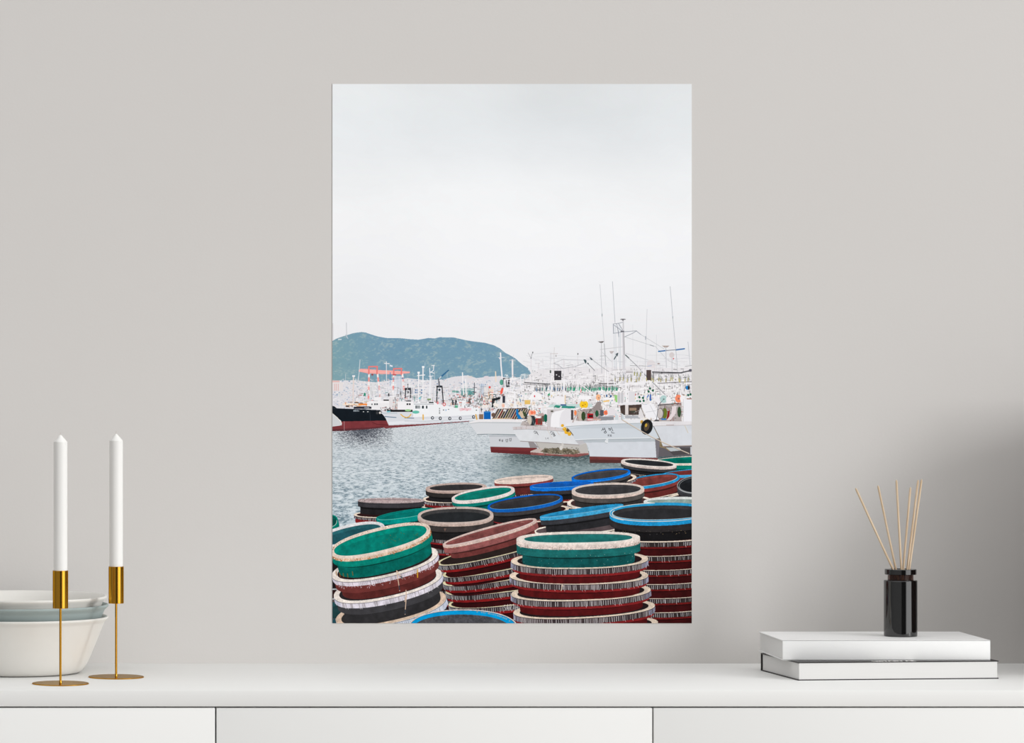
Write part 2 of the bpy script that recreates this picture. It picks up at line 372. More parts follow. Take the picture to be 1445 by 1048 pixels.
    clutter(676, 553, 720, 580, 190, [(40, 44, 46), (58, 96, 84), (214, 206, 204), (240, 236, 236), (200, 80, 70), (90, 84, 80), (232, 190, 150)], lmax=5)
    disc(690.7, 546, 1.6, (222, 90, 82)); fill([(706, 551), (708, 546.5), (711, 547), (710, 549), (708.6, 555), (705.5, 556)], (236, 96, 80)); disc(707.5, 539, 2.6, (90, 160, 140), 4)
    rect(709.5, 533, 719, 546, (52, 54, 60)); rect(711.5, 535, 714, 546, (214, 214, 218)); fill([(694, 562), (713, 558.5), (712.5, 576), (709, 576), (709.5, 562), (697, 565), (696, 574), (693.6, 574)], (34, 38, 40))
    for x in (698, 702, 706, 710): disc(x + .5, 571 + rr.uniform(-1, 1), 3, (240, 232, 226), 2.5)
    for x in (682, 686): disc(x, 573, 2.4, (236, 230, 226), 3)

    # ---- water
    wy0 = 592.0
    wp = np.array([(469, 603), (545, 598), (662, 592), (976, 592), (976, 780), (469, 780)], np.float32)
    bb = bbox(wp); m = pmask(wp, bb); x0, x1, y0, y1 = bb
    X = xx[y0:y1, x0:x1]; Y = yy[y0:y1, x0:x1]
    dd = np.maximum(Y - 560, 8)
    U = (X - 640) / dd * 24; V = 6800 / dd
    w1 = fbm(U * .8 + V * .35 + 50, V * 1.25, 201, 3); w2 = fbm(U * 1.5 - V * .35, V * 3.0, 230, 4)
    wv = w1 * .4 + w2 * .6
    rl = np.clip(1.3 - np.abs(w1 - .45) / .035, 0, 1) * np.clip((w2 - .36) * 6, 0, 1)
    gl = np.clip((Y - 600) / 140, 0, 1)
    c0 = np.stack([209 - 18 * gl, 214 - 10 * gl, 218 - 6 * gl], -1)
    dk = np.clip(np.clip((.465 - wv) * 9, 0, 1) * .85 + rl * np.clip(gl * 1.3, 0, 1) * .8, 0, 1)[..., None]; lt = np.clip((wv - .54) * 6, 0, 1)[..., None]
    dcol = np.stack([138 - 66 * gl, 150 - 52 * gl, 160 - 48 * gl], -1)
    wc = c0 * (1 - dk * .85) + dcol * dk * .85
    wc = wc * (1 - lt * .6) + np.array([232, 236, 239]) * lt * .6
    # reflections of the hulls
    r1 = np.clip(1 - np.abs(X - 512) / 44, 0, 1) ** .5 * np.clip(1 - (Y - 604) / 30, 0, 1) ** .7 * (Y > 600)
    r1 = np.clip(r1 * 1.7 - np.clip((w2 - .42) * 5, 0, 1) * .95, 0, 1)[..., None]
    wc = wc * (1 - r1) + np.array([66, 70, 80]) * r1
    r2 = np.clip((X - 668) / 60, 0, 1) * np.clip((Y - 634) / 10, 0, 1) * np.clip((700 - Y) / 22, 0, 1)
    r2 = r2[..., None]
    wc = wc * (1 - r2 * .5) + np.array([84, 106, 106]) * r2 * .5
    r3 = np.clip((X - 700) / 40, 0, 1) * np.clip((660 - Y) / 18, 0, 1) * (Y > 636)
    r3 = np.clip(r3 * 1.3 - np.clip((w2 - .5) * 5, 0, 1) * .8, 0, 1)[..., None]
    wc = wc * (1 - r3 * .8) + np.array([58, 72, 74]) * r3 * .8
    im[y0:y1, x0:x1] = np.where(m[..., None], wc / 255, im[y0:y1, x0:x1])

    # ---- black ship with the red bottom
    fill([(469, 601.3), (476, 600.5), (482, 599.5), (481, 594), (545.4, 592.6), (549, 599.8), (541, 603), (520, 605), (490, 607), (469, 607.8)], (122, 54, 58), noise=.12)
    fill([(469, 605.3), (500, 603.6), (541, 601.6), (541, 603.2), (490, 607.2), (469, 608)], (86, 44, 50), .8)
    line([(525, 595.5), (531, 598), (548, 599.5)], .8, (80, 30, 34), .8); line([(485.4, 594), (485.6, 609)], .5, (214, 196, 198), .8)
    fill([(469, 572.2), (471.5, 572.8), (475, 575.6), (500, 576.8), (536, 578.4), (541, 583.5), (545.6, 592.8), (482, 594.2), (469, 582.7)], (19, 26, 33), noise=.15)
    fill([(469, 583), (475, 588.6), (482.4, 596.6), (482.2, 599.2), (469, 601)], (206, 208, 210)); line([(469, 583), (476, 589), (482, 596.6)], .8, (232, 228, 220))
    rect(499, 573.4, 524, 576.5, (52, 50, 58)); fill([(499, 576.4), (503, 573), (522, 573), (524, 576.4)], (50, 50, 60)); rect(514, 574.2, 521, 575.4, (190, 190, 196))
    rect(511, 576.2, 517, 577, (160, 166, 172)); line([(469, 575.5), (536, 578)], .4, (90, 98, 106), .7)
    for i in range(5): rect(498.6 + i * 1.7, 578 + rr.uniform(-.4, .4), 499.8 + i * 1.7, 580.4, (196, 206, 214), .75)
    rect(512, 580.1, 513.6, 581, (226, 226, 226)); rect(518, 580.1, 520, 581, (226, 226, 226)); line([(521.5, 579), (522.4, 593)], .3, (90, 96, 104), .8)
    disc(532, 582, 2.4, (34, 36, 40), 3); disc(532, 582, 1.2, (64, 66, 70), 1.6); disc(536, 582, 1.5, (222, 216, 212), 1.6)
    clutter(536, 574, 552, 579, 26, [(120, 60, 56), (40, 40, 44), (200, 194, 190), (70, 74, 80)], lmax=3)
    # ---- white trawler
    fill([(541.4, 602), (548, 599.6), (600, 597), (662, 593), (662, 594.4), (600, 599.4), (560, 602.6), (543, 604)], (122, 58, 62))
    fill([(536.8, 581.8), (548, 581), (560, 581), (599, 583), (632, 581), (640, 573), (676, 571.8), (676, 592), (662, 593.4), (600, 597.6), (548.3, 599.8), (544, 590), (540.5, 585)], (216, 218, 224))
    fill([(583, 569), (592, 566), (612, 566.4), (618, 569.5), (641, 574), (650, 572), (662, 574), (676, 572), (676, 584.2), (640, 586.5), (583, 588)], (238, 239, 242))
    fill([(548, 595), (600, 591), (676, 588.2), (676, 592), (600, 594.6), (548.6, 598.6)], (228, 230, 235)); line([(571, 593.6), (600, 593.8), (676, 589.6)], .7, (168, 174, 184), .8)
    rect(584.5, 569.4, 605, 581.5, (240, 241, 244)); rect(586, 571.6, 592.6, 576, (92, 100, 104)); [rect(x, 571.6, x + .5, 576, (226, 228, 230)) for x in (587.5, 589.2, 590.9)]
    for x in (595.2, 601): rect(x, 572, x + (2.8 if x < 600 else 1.7), 576, (46, 56, 62))
    rect(584, 569.5, 612, 570.3, (168, 172, 178)); rect(593, 566.4, 603, 568.4, (206, 206, 210)); rect(605, 566.6, 611.6, 568.4, (36, 42, 46)); rect(602.5, 562, 608, 564, (120, 150, 90)); disc(592.2, 561.5, 1.6, (136, 200, 214))
    line([(543, 587.3), (558.6, 588.6)], 1, (86, 116, 140)); line([(571, 589.2), (583.6, 589.6)], 1, (86, 110, 136)); line([(540, 582.5), (560, 582.6)], .8, (170, 186, 194))
    line([(565.4, 584.2), (568.5, 587), (573, 588.8), (577, 587.6), (579.6, 584.2)], 1.3, (226, 176, 60))
    disc(586.5, 581, 5, (120, 196, 178), 2.2); disc(575.6, 578.6, 4.4, (150, 200, 140), 1.6); rect(546, 577.6, 582, 580.6, (30, 32, 36)); disc(575.6, 578.6, 4.4, (150, 200, 140), 1.4); disc(586.5, 581.2, 4.6, (104, 190, 172), 2); fill([(545, 579.5), (551, 579), (550, 581.4), (546, 581.4)], (120, 190, 200))
    for x, y in ((596, 585), (670.4, 584.6)): line([(x + .8, y), (x + (.9 if x < 600 else 2.2), y + 6.4)], 1.7, (226, 172, 64))
    for x, y in ((610, 589.1), (621, 589.8), (634.4, 590), (649.2, 589.6), (668, 587.8)):
        disc(x, y, 2.1, (44, 48, 54), 2.4); disc(x + .2, y - .1, 1.0, (220, 222, 228), 1.3)
    for y in (575.4, 578, 580.2, 582.3): rect(619.2, y, 620.7, y + 1, (52, 58, 62))
    rect(625, 577.4, 626.6, 578.6, (70, 80, 84)); rect(632, 576.6, 633.6, 577.8, (70, 80, 84)); rect(628.6, 577, 629.6, 579.3, (110, 160, 206)); rect(671.2, 577.8, 673, 579, (80, 96, 90))
    rect(648, 575.2, 665, 578.8, (236, 206, 212)); clutter(650, 575.6, 664, 578.4, 14, [(224, 150, 160), (244, 236, 238)], lmax=3)
    fill([(643, 564), (658, 562.4), (659, 574), (648, 574)], (238, 239, 243)); line([(658.6, 562.5), (659, 574)], .7, (170, 172, 178)); rect(638, 564, 640, 571, (60, 66, 74)); rect(642, 563.4, 644.4, 570.6, (44, 48, 56))
    rect(641.4, 571.2, 646, 575, (96, 176, 140)); disc(626.6, 570, 2.2, (216, 110, 110), 2.7); disc(626.6, 570, 1.1, (240, 232, 232), 1.5); disc(617.4, 568, 1.5, (226, 140, 146), 2); rect(629, 567, 636, 570, (226, 222, 222))
    rect(661, 562.5, 663.5, 569, (110, 90, 86)); disc(671.5, 573, 2.8, (190, 170, 170), 1.6); clutter(636, 560, 676, 574, 60, [(230, 228, 230), (120, 116, 118), (70, 60, 58), (222, 120, 100)], lmax=4)
    for x in (622, 635, 650): rect(x, 594.5, x + 3.5, 598, (150, 166, 172), .5)

    # ---- squid boats: rigs and deck clutter on the right
    fill([(735, 545), (748, 527), (760, 521), (800, 517), (840, 519), (880, 517), (940, 519), (976, 517), (976, 605), (690, 600), (700, 576), (720, 560)], (229, 226, 229))
    deck = [(240, 238, 240), (250, 248, 249), (224, 220, 223), (206, 202, 206), (236, 232, 230)]
    fill([(700, 585), (706, 560), (730, 548), (976, 545), (976, 596), (700, 594)], (230, 227, 229))
    clutter(712, 528, 976, 592, 2300, [(250, 249, 250)] * 3 + deck + [(188, 182, 184)], lmax=9)
    clutter(742, 505, 976, 545, 520, [(232, 229, 232), (216, 213, 218), (240, 238, 240), (198, 196, 202)], wmin=.3, wmax=.7, lmax=11, al=.8)
    clutter(716, 540, 976, 590, 420, [(60, 58, 60), (110, 104, 104), (150, 144, 144), (40, 44, 44)], wmin=.3, wmax=.8, lmax=4)
    clutter(716, 555, 976, 590, 230, [(30, 130, 100), (226, 130, 90), (50, 100, 160), (200, 60, 60), (220, 190, 90), (90, 160, 150), (120, 90, 70)], wmin=.5, wmax=1.1, lmax=3)
    for i in range(60):
        x = rr.uniform(745, 970); y = rr.uniform(515, 552); line([(x, y), (x + rr.uniform(6, 26), y + rr.uniform(-2, 2))], rr.uniform(.3, .7), rr.choice([(252, 251, 252), (240, 238, 240), (140, 136, 138), (206, 203, 206)]), .9)
    for i in range(44):
        x = rr.uniform(745, 970); y = rr.uniform(508, 540); line([(x, y), (x + rr.uniform(-.5, .5), y + rr.uniform(8, 30))], rr.uniform(.4, 1), rr.choice([(250, 249, 250), (238, 236, 239), (214, 211, 215)]), .9)
    clutter(740, 520, 976, 556, 150, [(70, 68, 70), (96, 92, 92), (46, 48, 50)], wmin=.3, wmax=.7, lmax=5)
    # masts against the sky
    g1 = (206, 205, 210); dkl = (120, 122, 130)
    for q, w_, c in (([(749, 500), (749.5, 536)], 1.4, (226, 222, 226)), ([(745, 497.6), (748, 503)], .6, (180, 176, 180)), ([(751.5, 496), (749, 505)], .6, (150, 152, 156)),
                     ([(777, 498), (776.5, 536)], .7, g1), ([(782, 490), (781.5, 499), (782, 536)], .8, (214, 210, 212)), ([(776, 498.8), (786.5, 498.4)], .8, (206, 198, 200)), ([(775, 505), (783, 505)], .5, g1), ([(775, 513), (783, 513)], .5, g1),
                     ([(815, 497), (815, 550)], .8, (222, 220, 222)), ([(795, 506.5), (795.5, 540)], 2.2, (226, 223, 227)), ([(781, 512), (795, 506.5), (800, 507.3), (828, 508)], .5, (180, 180, 186)), ([(781, 512), (788, 515), (794, 519.5), (812, 516.5), (824, 512)], .7, (168, 168, 174)),
                     ([(769, 520), (795, 519.5)], .5, (180, 180, 186)), ([(762, 515), (776, 518)], .4, g1), ([(738, 509), (748, 511)], .5, (206, 206, 210)),
                     ([(759, 513), (759.5, 534)], 1.6, (230, 227, 230)), ([(766, 520), (766, 534)], 1.2, (226, 223, 227))): line(q, w_, c)
    for x, y in ((749, 504.6), (815.2, 499), (751.6, 497)): rect(x - .6, y - 1, x + .6, y + 1, (80, 84, 90))
    rect(784, 505.4 - 5, 784.8, 503, (140, 132, 130)); line([(711, 508.5), (714, 506.5)], .5, (200, 206, 212))
    rect(781.8, 522.8, 792, 536, (56, 54, 58)); disc(785, 528.4, .9, (226, 224, 226)); disc(788.6, 530.6, .8, (226, 224, 226)); rect(775.5, 522, 777.5, 526, (80, 92, 84))
    fill([(823, 506.6), (826.4, 507), (827.6, 510), (826, 513), (824.2, 509.6)], (64, 84, 88)); fill([(831.4, 503.6), (834, 504.4), (836.5, 507.4), (834, 507.8)], (60, 76, 82)); line([(828, 511.5), (839, 522.5)], .8, (120, 122, 126)); disc(829.6, 512.6, 1, (64, 84, 84)); line([(836, 507.5), (848, 516.5), (860, 525)], .6, (150, 150, 154))
    # tall whips
    for q, w_, a_ in (([(846.3, 401), (849.3, 444), (852, 480), (854.6, 515)], .5, .8), ([(864, 397), (867.6, 455)], .7, .95), ([(912.8, 436), (911.6, 475), (910.4, 520)], .5, .7), ([(945.4, 404), (949, 448), (953, 490), (955.3, 514)], .7, .9), ([(970.5, 482), (973.5, 514)], .6, .9), ([(892.5, 457), (893, 500)], .3, .5), ([(926, 472), (926.6, 510)], .3, .6), ([(967, 470), (967.4, 490)], .01, 0)): line(q, w_, (176, 178, 186), a_)
    rect(848.8, 442.5, 849.8, 446, (130, 144, 150)); rect(948.6, 446, 949.4, 449, (150, 160, 168)); rect(910.2, 474, 911.3, 479, (150, 156, 168))
    # main mast
    mm = (198, 196, 203)
    line([(879, 450), (879.4, 467)], 1.8, (206, 204, 209)); fill(ell(878.8, 450.2, 4, .9), (130, 128, 132)); rect(877.6, 450.5, 880, 452, (110, 108, 112))
    line([(878.2, 466), (879.6, 490), (880.6, 545)], 3.6, (212, 210, 215)); line([(879.8, 468), (880.6, 500)], 1, (150, 146, 150), .8); line([(877, 468), (878, 500)], .8, (236, 234, 238)); rect(875.6, 466.4, 880.6, 468.3, (96, 94, 98))
    for q in ([(865, 456.6), (865.5, 470)], [(865, 456.8), (872.4, 455.8), (878, 464.8)], [(865.5, 458), (877.6, 466.4)], [(870, 456.5), (872.6, 470)], [(872.5, 456), (878, 454.4)], [(865, 470), (880, 467.8), (898, 466.4)], [(881, 475), (893, 469.6), (897.6, 466.6), (904, 471.6)], [(871, 461), (873, 475)]): line(q, .7, (140, 144, 156))
    for x in (866, 868.4, 873, 874.8): line([(x, 458), (x + .8, 520)], .5, (176, 186, 196), .8)
    line([(904, 471.6), (937, 492)], .4, (170, 172, 178)); line([(882, 475.2), (916, 486), (925, 488.6)], .4, (170, 172, 178)); line([(917, 486.4), (922, 488)], .8, (120, 126, 132)); line([(925, 489), (940, 506)], .4, (176, 178, 184)); line([(882.6, 498), (915, 508)], .4, (176, 178, 184))
    line([(846.5, 492.8), (852.6, 492), (878, 489)], .9, (206, 204, 208)); line([(848.4, 484), (848.8, 526)], .9, (188, 188, 194)); fill([(843.4, 481.4), (852.4, 481), (850, 483.2), (846.8, 483.4)], (104, 98, 98)); line([(852.4, 485), (854.6, 515)], .8, (160, 160, 166)); line([(846.5, 502), (855, 501.5)], .6, (170, 170, 176)); line([(850, 497), (864, 511)], .4, (170, 170, 176))
    fill([(859.6, 495), (866, 495), (864, 498.6), (861.6, 498.6)], (190, 180, 180)); line([(863.6, 498), (864, 526)], .8, (216, 213, 217)); line([(866.4, 506.4), (870.8, 499)], 1.3, (60, 74, 80)); line([(868.4, 499.6), (871.6, 497.8), (871, 502)], .8, (60, 74, 80))
    line([(882.4, 500.5), (887, 504.8)], 1.4, (70, 84, 88)); line([(887, 505), (898, 515.4), (938, 556)], .8, (140, 140, 146)); line([(900, 516), (940, 558)], 1.6, (222, 220, 224)); line([(905, 524), (938, 556)], .6, (96, 96, 100))
    line([(929, 495.5), (957, 492.6)], 1.7, (224, 226, 232)); line([(929, 495.4), (940, 494.2)], 1.6, (44, 104, 164)); line([(953.6, 493.2), (965.4, 491.7)], 1.7, (36, 100, 166)); line([(940, 494.2), (954, 493)], .9, (120, 124, 134)); fill([(933.6, 487.4), (944.4, 487.4), (941, 490), (937.4, 490)], (176, 160, 152)); line([(939.2, 489), (940, 518)], 1, (196, 196, 202))
    disc(947.7, 500.6, 3.5, (214, 206, 206), 4); disc(950, 505.6, 1, (206, 60, 66)); line([(948, 504), (948, 524)], 1.1, (206, 206, 210)); line([(942, 508), (955, 514), (955.6, 525)], .6, (190, 190, 194))
    fill([(912.6, 513), (913, 510), (916, 507.8), (920, 507.6), (923.6, 510), (924.8, 514), (925, 518.6), (913, 518.4)], (226, 220, 222)); line([(913.6, 516.2), (919, 515.6)], .7, (130, 158, 200)); line([(926, 496), (926.4, 520)], 1.2, (222, 220, 222)); disc(929, 512.8, 2, (150, 130, 126), .8)
    for i in range(26): 
        x = rr.uniform(740, 970); y = rr.uniform(496, 516); line([(x, y), (x + rr.uniform(10, 45), y + rr.uniform(-4, 6))], .35, (196, 197, 203), .7)
    # rails, dark booms and lamps
    line([(740, 539.4), (776, 541.6)], 1.1, (60, 60, 62)); line([(742, 538), (778, 539.6)], 1.4, (226, 224, 226)); line([(738, 541.8), (774, 543.4)], .6, (96, 94, 96))
    rect(912, 521.6, 918.5, 536, (84, 70, 68)); line([(920.5, 524.5), (960, 525.6), (976, 522)], 1.5, (66, 66, 70)); line([(922, 526.6), (962, 526.2)], .7, (110, 108, 112)); line([(921.4, 524), (921.6, 536)], .9, (60, 60, 62)); disc(974, 522, 2.4, (84, 84, 96), 1.8)
    line([(928, 540.4), (976, 538)], .9, (110, 108, 110)); rect(883, 522, 893, 525.2, (168, 162, 164)); line([(845, 540.8), (868, 541)], 1.2, (70, 66, 68))
    for x0_, x1_, y_, n_, cols, h_ in ((800, 872, 546, 34, [(34, 150, 110), (20, 120, 96), (60, 170, 130)], 5.2), (866, 975, 533, 20, [(170, 160, 96), (150, 140, 80), (190, 180, 120)], 6), (756, 800, 546, 12, [(60, 130, 120), (80, 120, 160), (40, 60, 80)], 5), (893, 905, 524, 3, [(150, 150, 80)], 6)):
        for i in range(n_):
            x = x0_ + (x1_ - x0_) * (i + rr.uniform(.1, .9)) / n_; y = y_ + rr.uniform(-1, 2)
            line([(x, y - 5), (x, y)], .5, (80, 90, 86), .8); line([(x, y), (x + rr.uniform(-.4, .4), y + h_ * .7)], 1.3, rr.choice(cols), .95); line([(x + 1.3, y - 3), (x + 1.2, y + 2)], .5, (50, 54, 54), .7)
    # white gantry frames
    wl = (240, 238, 241)
    for q, w_ in (([(711, 535.6), (734.5, 532.4), (735, 549)], 1.3), ([(711, 535), (710.6, 549.6), (736, 548.2)], 1.2), ([(711, 550), (727, 553.4), (760, 566), (775, 573)], 1.5), ([(736, 545.5), (760, 555), (790, 568)], 1.4), ([(776, 537.6), (792, 536.4), (816, 536.8)], 1.3), ([(777, 538), (777.4, 556), (816, 555.4)], 1.4), ([(784.5, 538), (784.6, 556)], 1), ([(795.5, 536), (796, 576)], 2.6), ([(815, 536), (815.6, 556)], 1.7), ([(802, 535), (811.4, 526)], 1.2), ([(807, 538), (807.4, 555)], .8),
                  ([(817, 540), (838, 556.5), (860, 570)], 1.2), ([(857, 524.6), (857.4, 543), (909, 541)], 1.7), ([(866, 523), (866.6, 543)], 1.4), ([(857, 525), (880, 523), (909, 523)], 1.2), ([(882, 541), (919, 538)], 1.9), ([(883, 540), (883.6, 566)], 2.6), ([(907.5, 520), (908, 540)], 1.6), ([(726, 552), (726.4, 576)], 2.2), ([(752, 573), (836, 572)], 1.2), ([(780, 571), (780, 577)], .8), ([(804, 558), (822, 572)], 1.3), ([(868, 569), (905, 567)], 1.5), ([(886, 545), (886.6, 569)], 1.2)): line(q, w_, wl)
    rect(796.4, 557, 797.8, 573, (226, 200, 160)); rect(816, 558, 834, 563, (244, 242, 244)); fill([(745, 563), (752, 552), (763, 556), (766, 564)], (244, 242, 244)); fill([(787, 558), (796, 560), (797, 570), (772, 566)], (240, 237, 240))
    fill([(772, 557), (775.5, 553.6), (775.5, 558)], (40, 160, 112)); disc(754, 558.6, 1, (206, 50, 70), 1.5); line([(819, 553), (820.5, 549)], .9, (226, 70, 80))
    fill([(773, 574), (776, 570.2), (835, 569.4), (836, 574)], (196, 216, 214)); fill([(781, 573.6), (784, 571), (791, 572), (789, 575.5)], (50, 140, 120)); fill([(792, 575.4), (793, 572.2), (803, 572.6), (812, 573), (810, 575.6)], (44, 140, 124)); rect(791, 570, 799, 572, (50, 90, 140)); rect(773, 575.6, 838, 578, (242, 240, 242))
    rect(855, 556.5, 857, 559.8, (40, 90, 140)); rect(860.4, 557, 863, 560, (36, 86, 140)); fill([(866, 557), (871, 557), (872, 567), (868.6, 567)], (150, 206, 130)); fill([(850, 565.4), (859, 563.6), (860, 566), (852, 567)], (240, 200, 130)); rect(851, 560.6, 867, 563.6, (246, 244, 246))
    rect(871, 554, 880, 568, (214, 212, 216)); line([(873, 553), (873, 569)], .6, (150, 150, 156)); line([(877.6, 553), (877.6, 569)], .6, (150, 150, 156)); rect(887, 552, 896, 567, (222, 220, 224)); rect(916.6, 556, 918.6, 565, (50, 100, 180)); line([(913, 560), (914.6, 557)], 1.2, (40, 100, 190)); disc(969.5, 546.6, 2.2, (36, 130, 200), 3); disc(971.6, 546.6, 1.6, (50, 50, 56), 3)
    for x, y in ((915, 552), (917, 547.6), (921, 550.6), (902, 560), (907, 561), (903, 566), (908, 565), (971, 557), (974, 556)): disc(x, y, 1.4, (24, 92, 66), 1.7, 20)
    rect(740.2, 564, 748, 570, (244, 206, 120)); [line([(740, y), (748, y)], .5, (190, 150, 80)) for y in (565.6, 567.4, 569)]
    for x, y in ((731, 568.5), (734, 570), (752.5, 568.6), (722, 571), (709.6, 571)): disc(x, y, 2.6, (236, 222, 210), 2.9); disc(x + .4, y, .9, (190, 170, 156))
    rect(709, 558, 712.6, 568, (52, 54, 66)); disc(710, 572, 2, (240, 190, 170), 2.6)

    # ---- boat A (behind, left)
    fill([(661.4, 595.4), (675, 591.4), (719, 591.6), (736, 594.2), (737, 601), (728, 613), (673.6, 612.6), (668, 605)], (214, 216, 220))
    fill([(661.4, 595.4), (675, 591.2), (719, 591.4), (736, 594.2), (736, 595.6), (719, 594.6), (676, 595), (663, 596.9)], (232, 229, 231))
    line([(663, 597.2), (676, 595.6), (736, 596.4)], .6, (150, 156, 160), .8)
    fill([(689.6, 613), (733, 613.4), (758.8, 622), (759, 632), (691.8, 630.4)], (204, 206, 211)); fill([(744, 619), (752, 622.5), (759.5, 630.6), (748, 632.5)], (130, 122, 124), .8)
    line([(673.5, 612.6), (689, 611.8), (730, 613)], 1.1, (120, 132, 136)); fill([(689.6, 613.4), (730, 613.8), (731, 616), (690, 615.6)], (170, 176, 182), .7); line([(673, 611), (730, 611.6)], .8, (228, 230, 233))
    fill([(691.6, 629.8), (757, 631.4), (759, 634), (750, 641), (692.6, 638)], (116, 48, 50), noise=.1); fill([(692, 634), (752, 636.6), (750, 641), (692.6, 638)], (96, 40, 44), .7); line([(692, 629.8), (757, 631.4)], .4, (140, 130, 132))
    ink = (52, 52, 56)
    for x, y, k in ((704, 619.6, .8), (707.6, 620.4, .8), (713.4, 619.4, 1.3), (718.4, 618.2, 1.3)):
        line([(x, y), (x + 1.6 * k, y + .3)], .4, ink); line([(x + .2, y + .4), (x + .2, y + 1.8 * k), (x + 1.5 * k, y + 1.9 * k)], .4, ink); line([(x + 2 * k, y - .6), (x + 2.1 * k, y + 2.2 * k)], .45, ink); line([(x + .4, y + 2.7 * k), (x + 1.9 * k, y + 2.9 * k)], .4, ink)
    # deck gear on A
    rect(682.6, 580.4, 692.2, 591, (18, 98, 178)); fill(ell(687.4, 580.6, 4.8, 1), (60, 130, 196)); rect(676, 584, 682, 591, (140, 110, 90)); disc(696, 585, 3, (110, 86, 72), 3)
    fill([(694, 590.6), (702, 576.4), (744, 575), (744, 591)], (92, 78, 74))
    cc = [(50, 64, 84), (110, 44, 46), (60, 58, 52), (36, 52, 78), (80, 84, 60), (90, 86, 86)]
    for i in range(13):
        x = 698 + i * 3.4
        fill([(x, 590), (x + 2.6, 590), (x + 9.4, 577), (x + 7, 577)], cc[i % 6], noise=.2)
        line([(x - .2, 590.4), (x + 7, 576.6)], .8, (226, 206, 180), .95)
    line([(695, 590.4), (722, 589.6)], .9, (222, 190, 150)); fill([(728, 577), (731, 577), (731.6, 584), (738, 590.6), (731, 590.8), (728, 584)], (24, 116, 184)); fill([(731, 582), (736, 579), (740, 588), (736, 590)], (206, 186, 160)); fill([(737, 580), (742, 582), (743, 588), (739, 587)], (60, 74, 52))
    disc(712, 578.4, 2.4, (214, 214, 216), 1.6); line([(700, 590), (709, 575.8)], .8, (230, 210, 186))

    # ---- boat B (dirty stern platform)
    fill([(755, 623), (827, 624), (829, 632), (831, 641), (815, 643), (749, 640), (761, 633)], (190, 186, 182))
    fill([(748, 636.2), (761, 631.4), (766, 633), (830.5, 638), (830.5, 640.6), (814, 643.4), (749, 640.6)], (196, 182, 176))
    fill([(749, 637.6), (790, 641), (830, 638.8), (830.5, 641), (814, 644.4), (749, 641.4)], (136, 72, 70), .85, noise=.3)
    fill([(762, 636.6), (768, 632.6), (790, 631.2), (812, 634), (819, 637.6), (810, 640.6), (775, 639.6)], (108, 100, 84), noise=.5, grain=.35); clutter(764, 631, 818, 640, 120, [(86, 80, 66), (140, 132, 116), (70, 64, 54), (170, 162, 150)], lmax=1.6, wmin=.4)
    fill([(722.6, 602), (745, 600.6), (776, 602), (796, 604.6), (812, 613), (826.6, 624.6), (817, 627.4), (733.8, 621.8), (727, 613)], (218, 220, 224), noise=.03)
    fill([(722.6, 602), (745, 600.4), (776, 601.6), (798, 604.6), (797, 608), (775, 606.4), (745, 604.6), (724, 605.4)], (206, 198, 200), noise=.06); line([(724, 605.6), (745, 605), (797, 608.2)], .5, (140, 130, 132), .8)
    for x in (728, 735, 742, 752, 762, 772, 783): line([(x, 602), (x + .2, 605)], .4, (160, 130, 118), .7)
    line([(734, 621.9), (775, 624.4), (817, 627.4)], .9, (150, 140, 138)); fill([(812, 622), (822, 620.8), (826.4, 624.4), (817, 627.2)], (190, 188, 192)); line([(755.6, 623.6), (761, 632.4)], .7, (150, 140, 134))
    line([(772, 606), (779, 618)], .5, (200, 180, 164), .6); line([(784, 606), (789, 613)], .5, (196, 170, 150), .7)
    disc(791.6, 631.4, 2.4, (214, 210, 206), 3.2, -15); disc(793.6, 627, 1.6, (206, 202, 198), 2.6)
    for x, y, s in ((753.2, 607.6, 1), (776.4, 608.4, 1.15)):
        line([(x, y + 1.6 * s), (x + .6 * s, y), (x + 2.4 * s, y + .5 * s)], .55, ink); line([(x + .7 * s, y + 3 * s), (x + 2 * s, y + 3.4 * s), (x + 2.6 * s, y + 1.6 * s)], .5, ink); line([(x + 3.4 * s, y + .6 * s), (x + 6 * s, y + 5.4 * s)], .65, ink); line([(x + 3 * s, y + 3 * s), (x + 4.6 * s, y + 3 * s)], .5, ink)
    fill(ell(781.6, 613.8, 1.3, 1.5), ink); fill(ell(781.6, 613.8, .7, .8), (214, 216, 220))
    line([(769.5, 617), (770.2, 619.3)], .4, ink, .8); line([(772, 618.4), (773, 617), (773.2, 619)], .4, ink, .8)
    # gear on B
    fill([(734, 600), (737, 594), (746, 594.5), (770, 600.6), (745, 600.6)], (186, 176, 174)); clutter(738, 591, 776, 600, 60, [(90, 84, 82), (200, 190, 188), (150, 140, 136), (60, 90, 96)], lmax=3)
    fill([(747, 585.6), (754, 586.4), (756, 593), (754, 599.6), (747, 599.6)], (46, 54, 58)); fill(ell(747, 592.6, 3.2, 7.2), (190, 178, 166)); fill(ell(746.6, 592.6, 2.6, 6.2), (206, 196, 184)); line([(750, 588), (754, 600)], .6, (110, 120, 124))
    rect(755.6, 589.6, 765, 598.8, (164, 44, 44)); rect(758.6, 590.6, 764, 597.6, (104, 70, 62)); fill(ell(766.4, 589.4, 3, 5.4), (110, 90, 80)); fill(ell(769.6, 589.4, 2.8, 5.6), (20, 92, 72)); line([(768, 585), (768, 594)], .6, (60, 130, 106))
    disc(748.4, 581.8, 3, (246, 176, 150), 4); disc(753, 581.8, 3, (246, 186, 160), 4); disc(750.4, 581.8, 2, (240, 120, 90), 2.4); disc(754, 581.6, 1.6, (240, 130, 100), 2.2)
    fill([(758, 587), (760, 583), (766, 582), (768, 586)], (186, 160, 156)); fill([(742, 598), (744, 594), (748, 600), (742, 600.6)], (170, 160, 158))
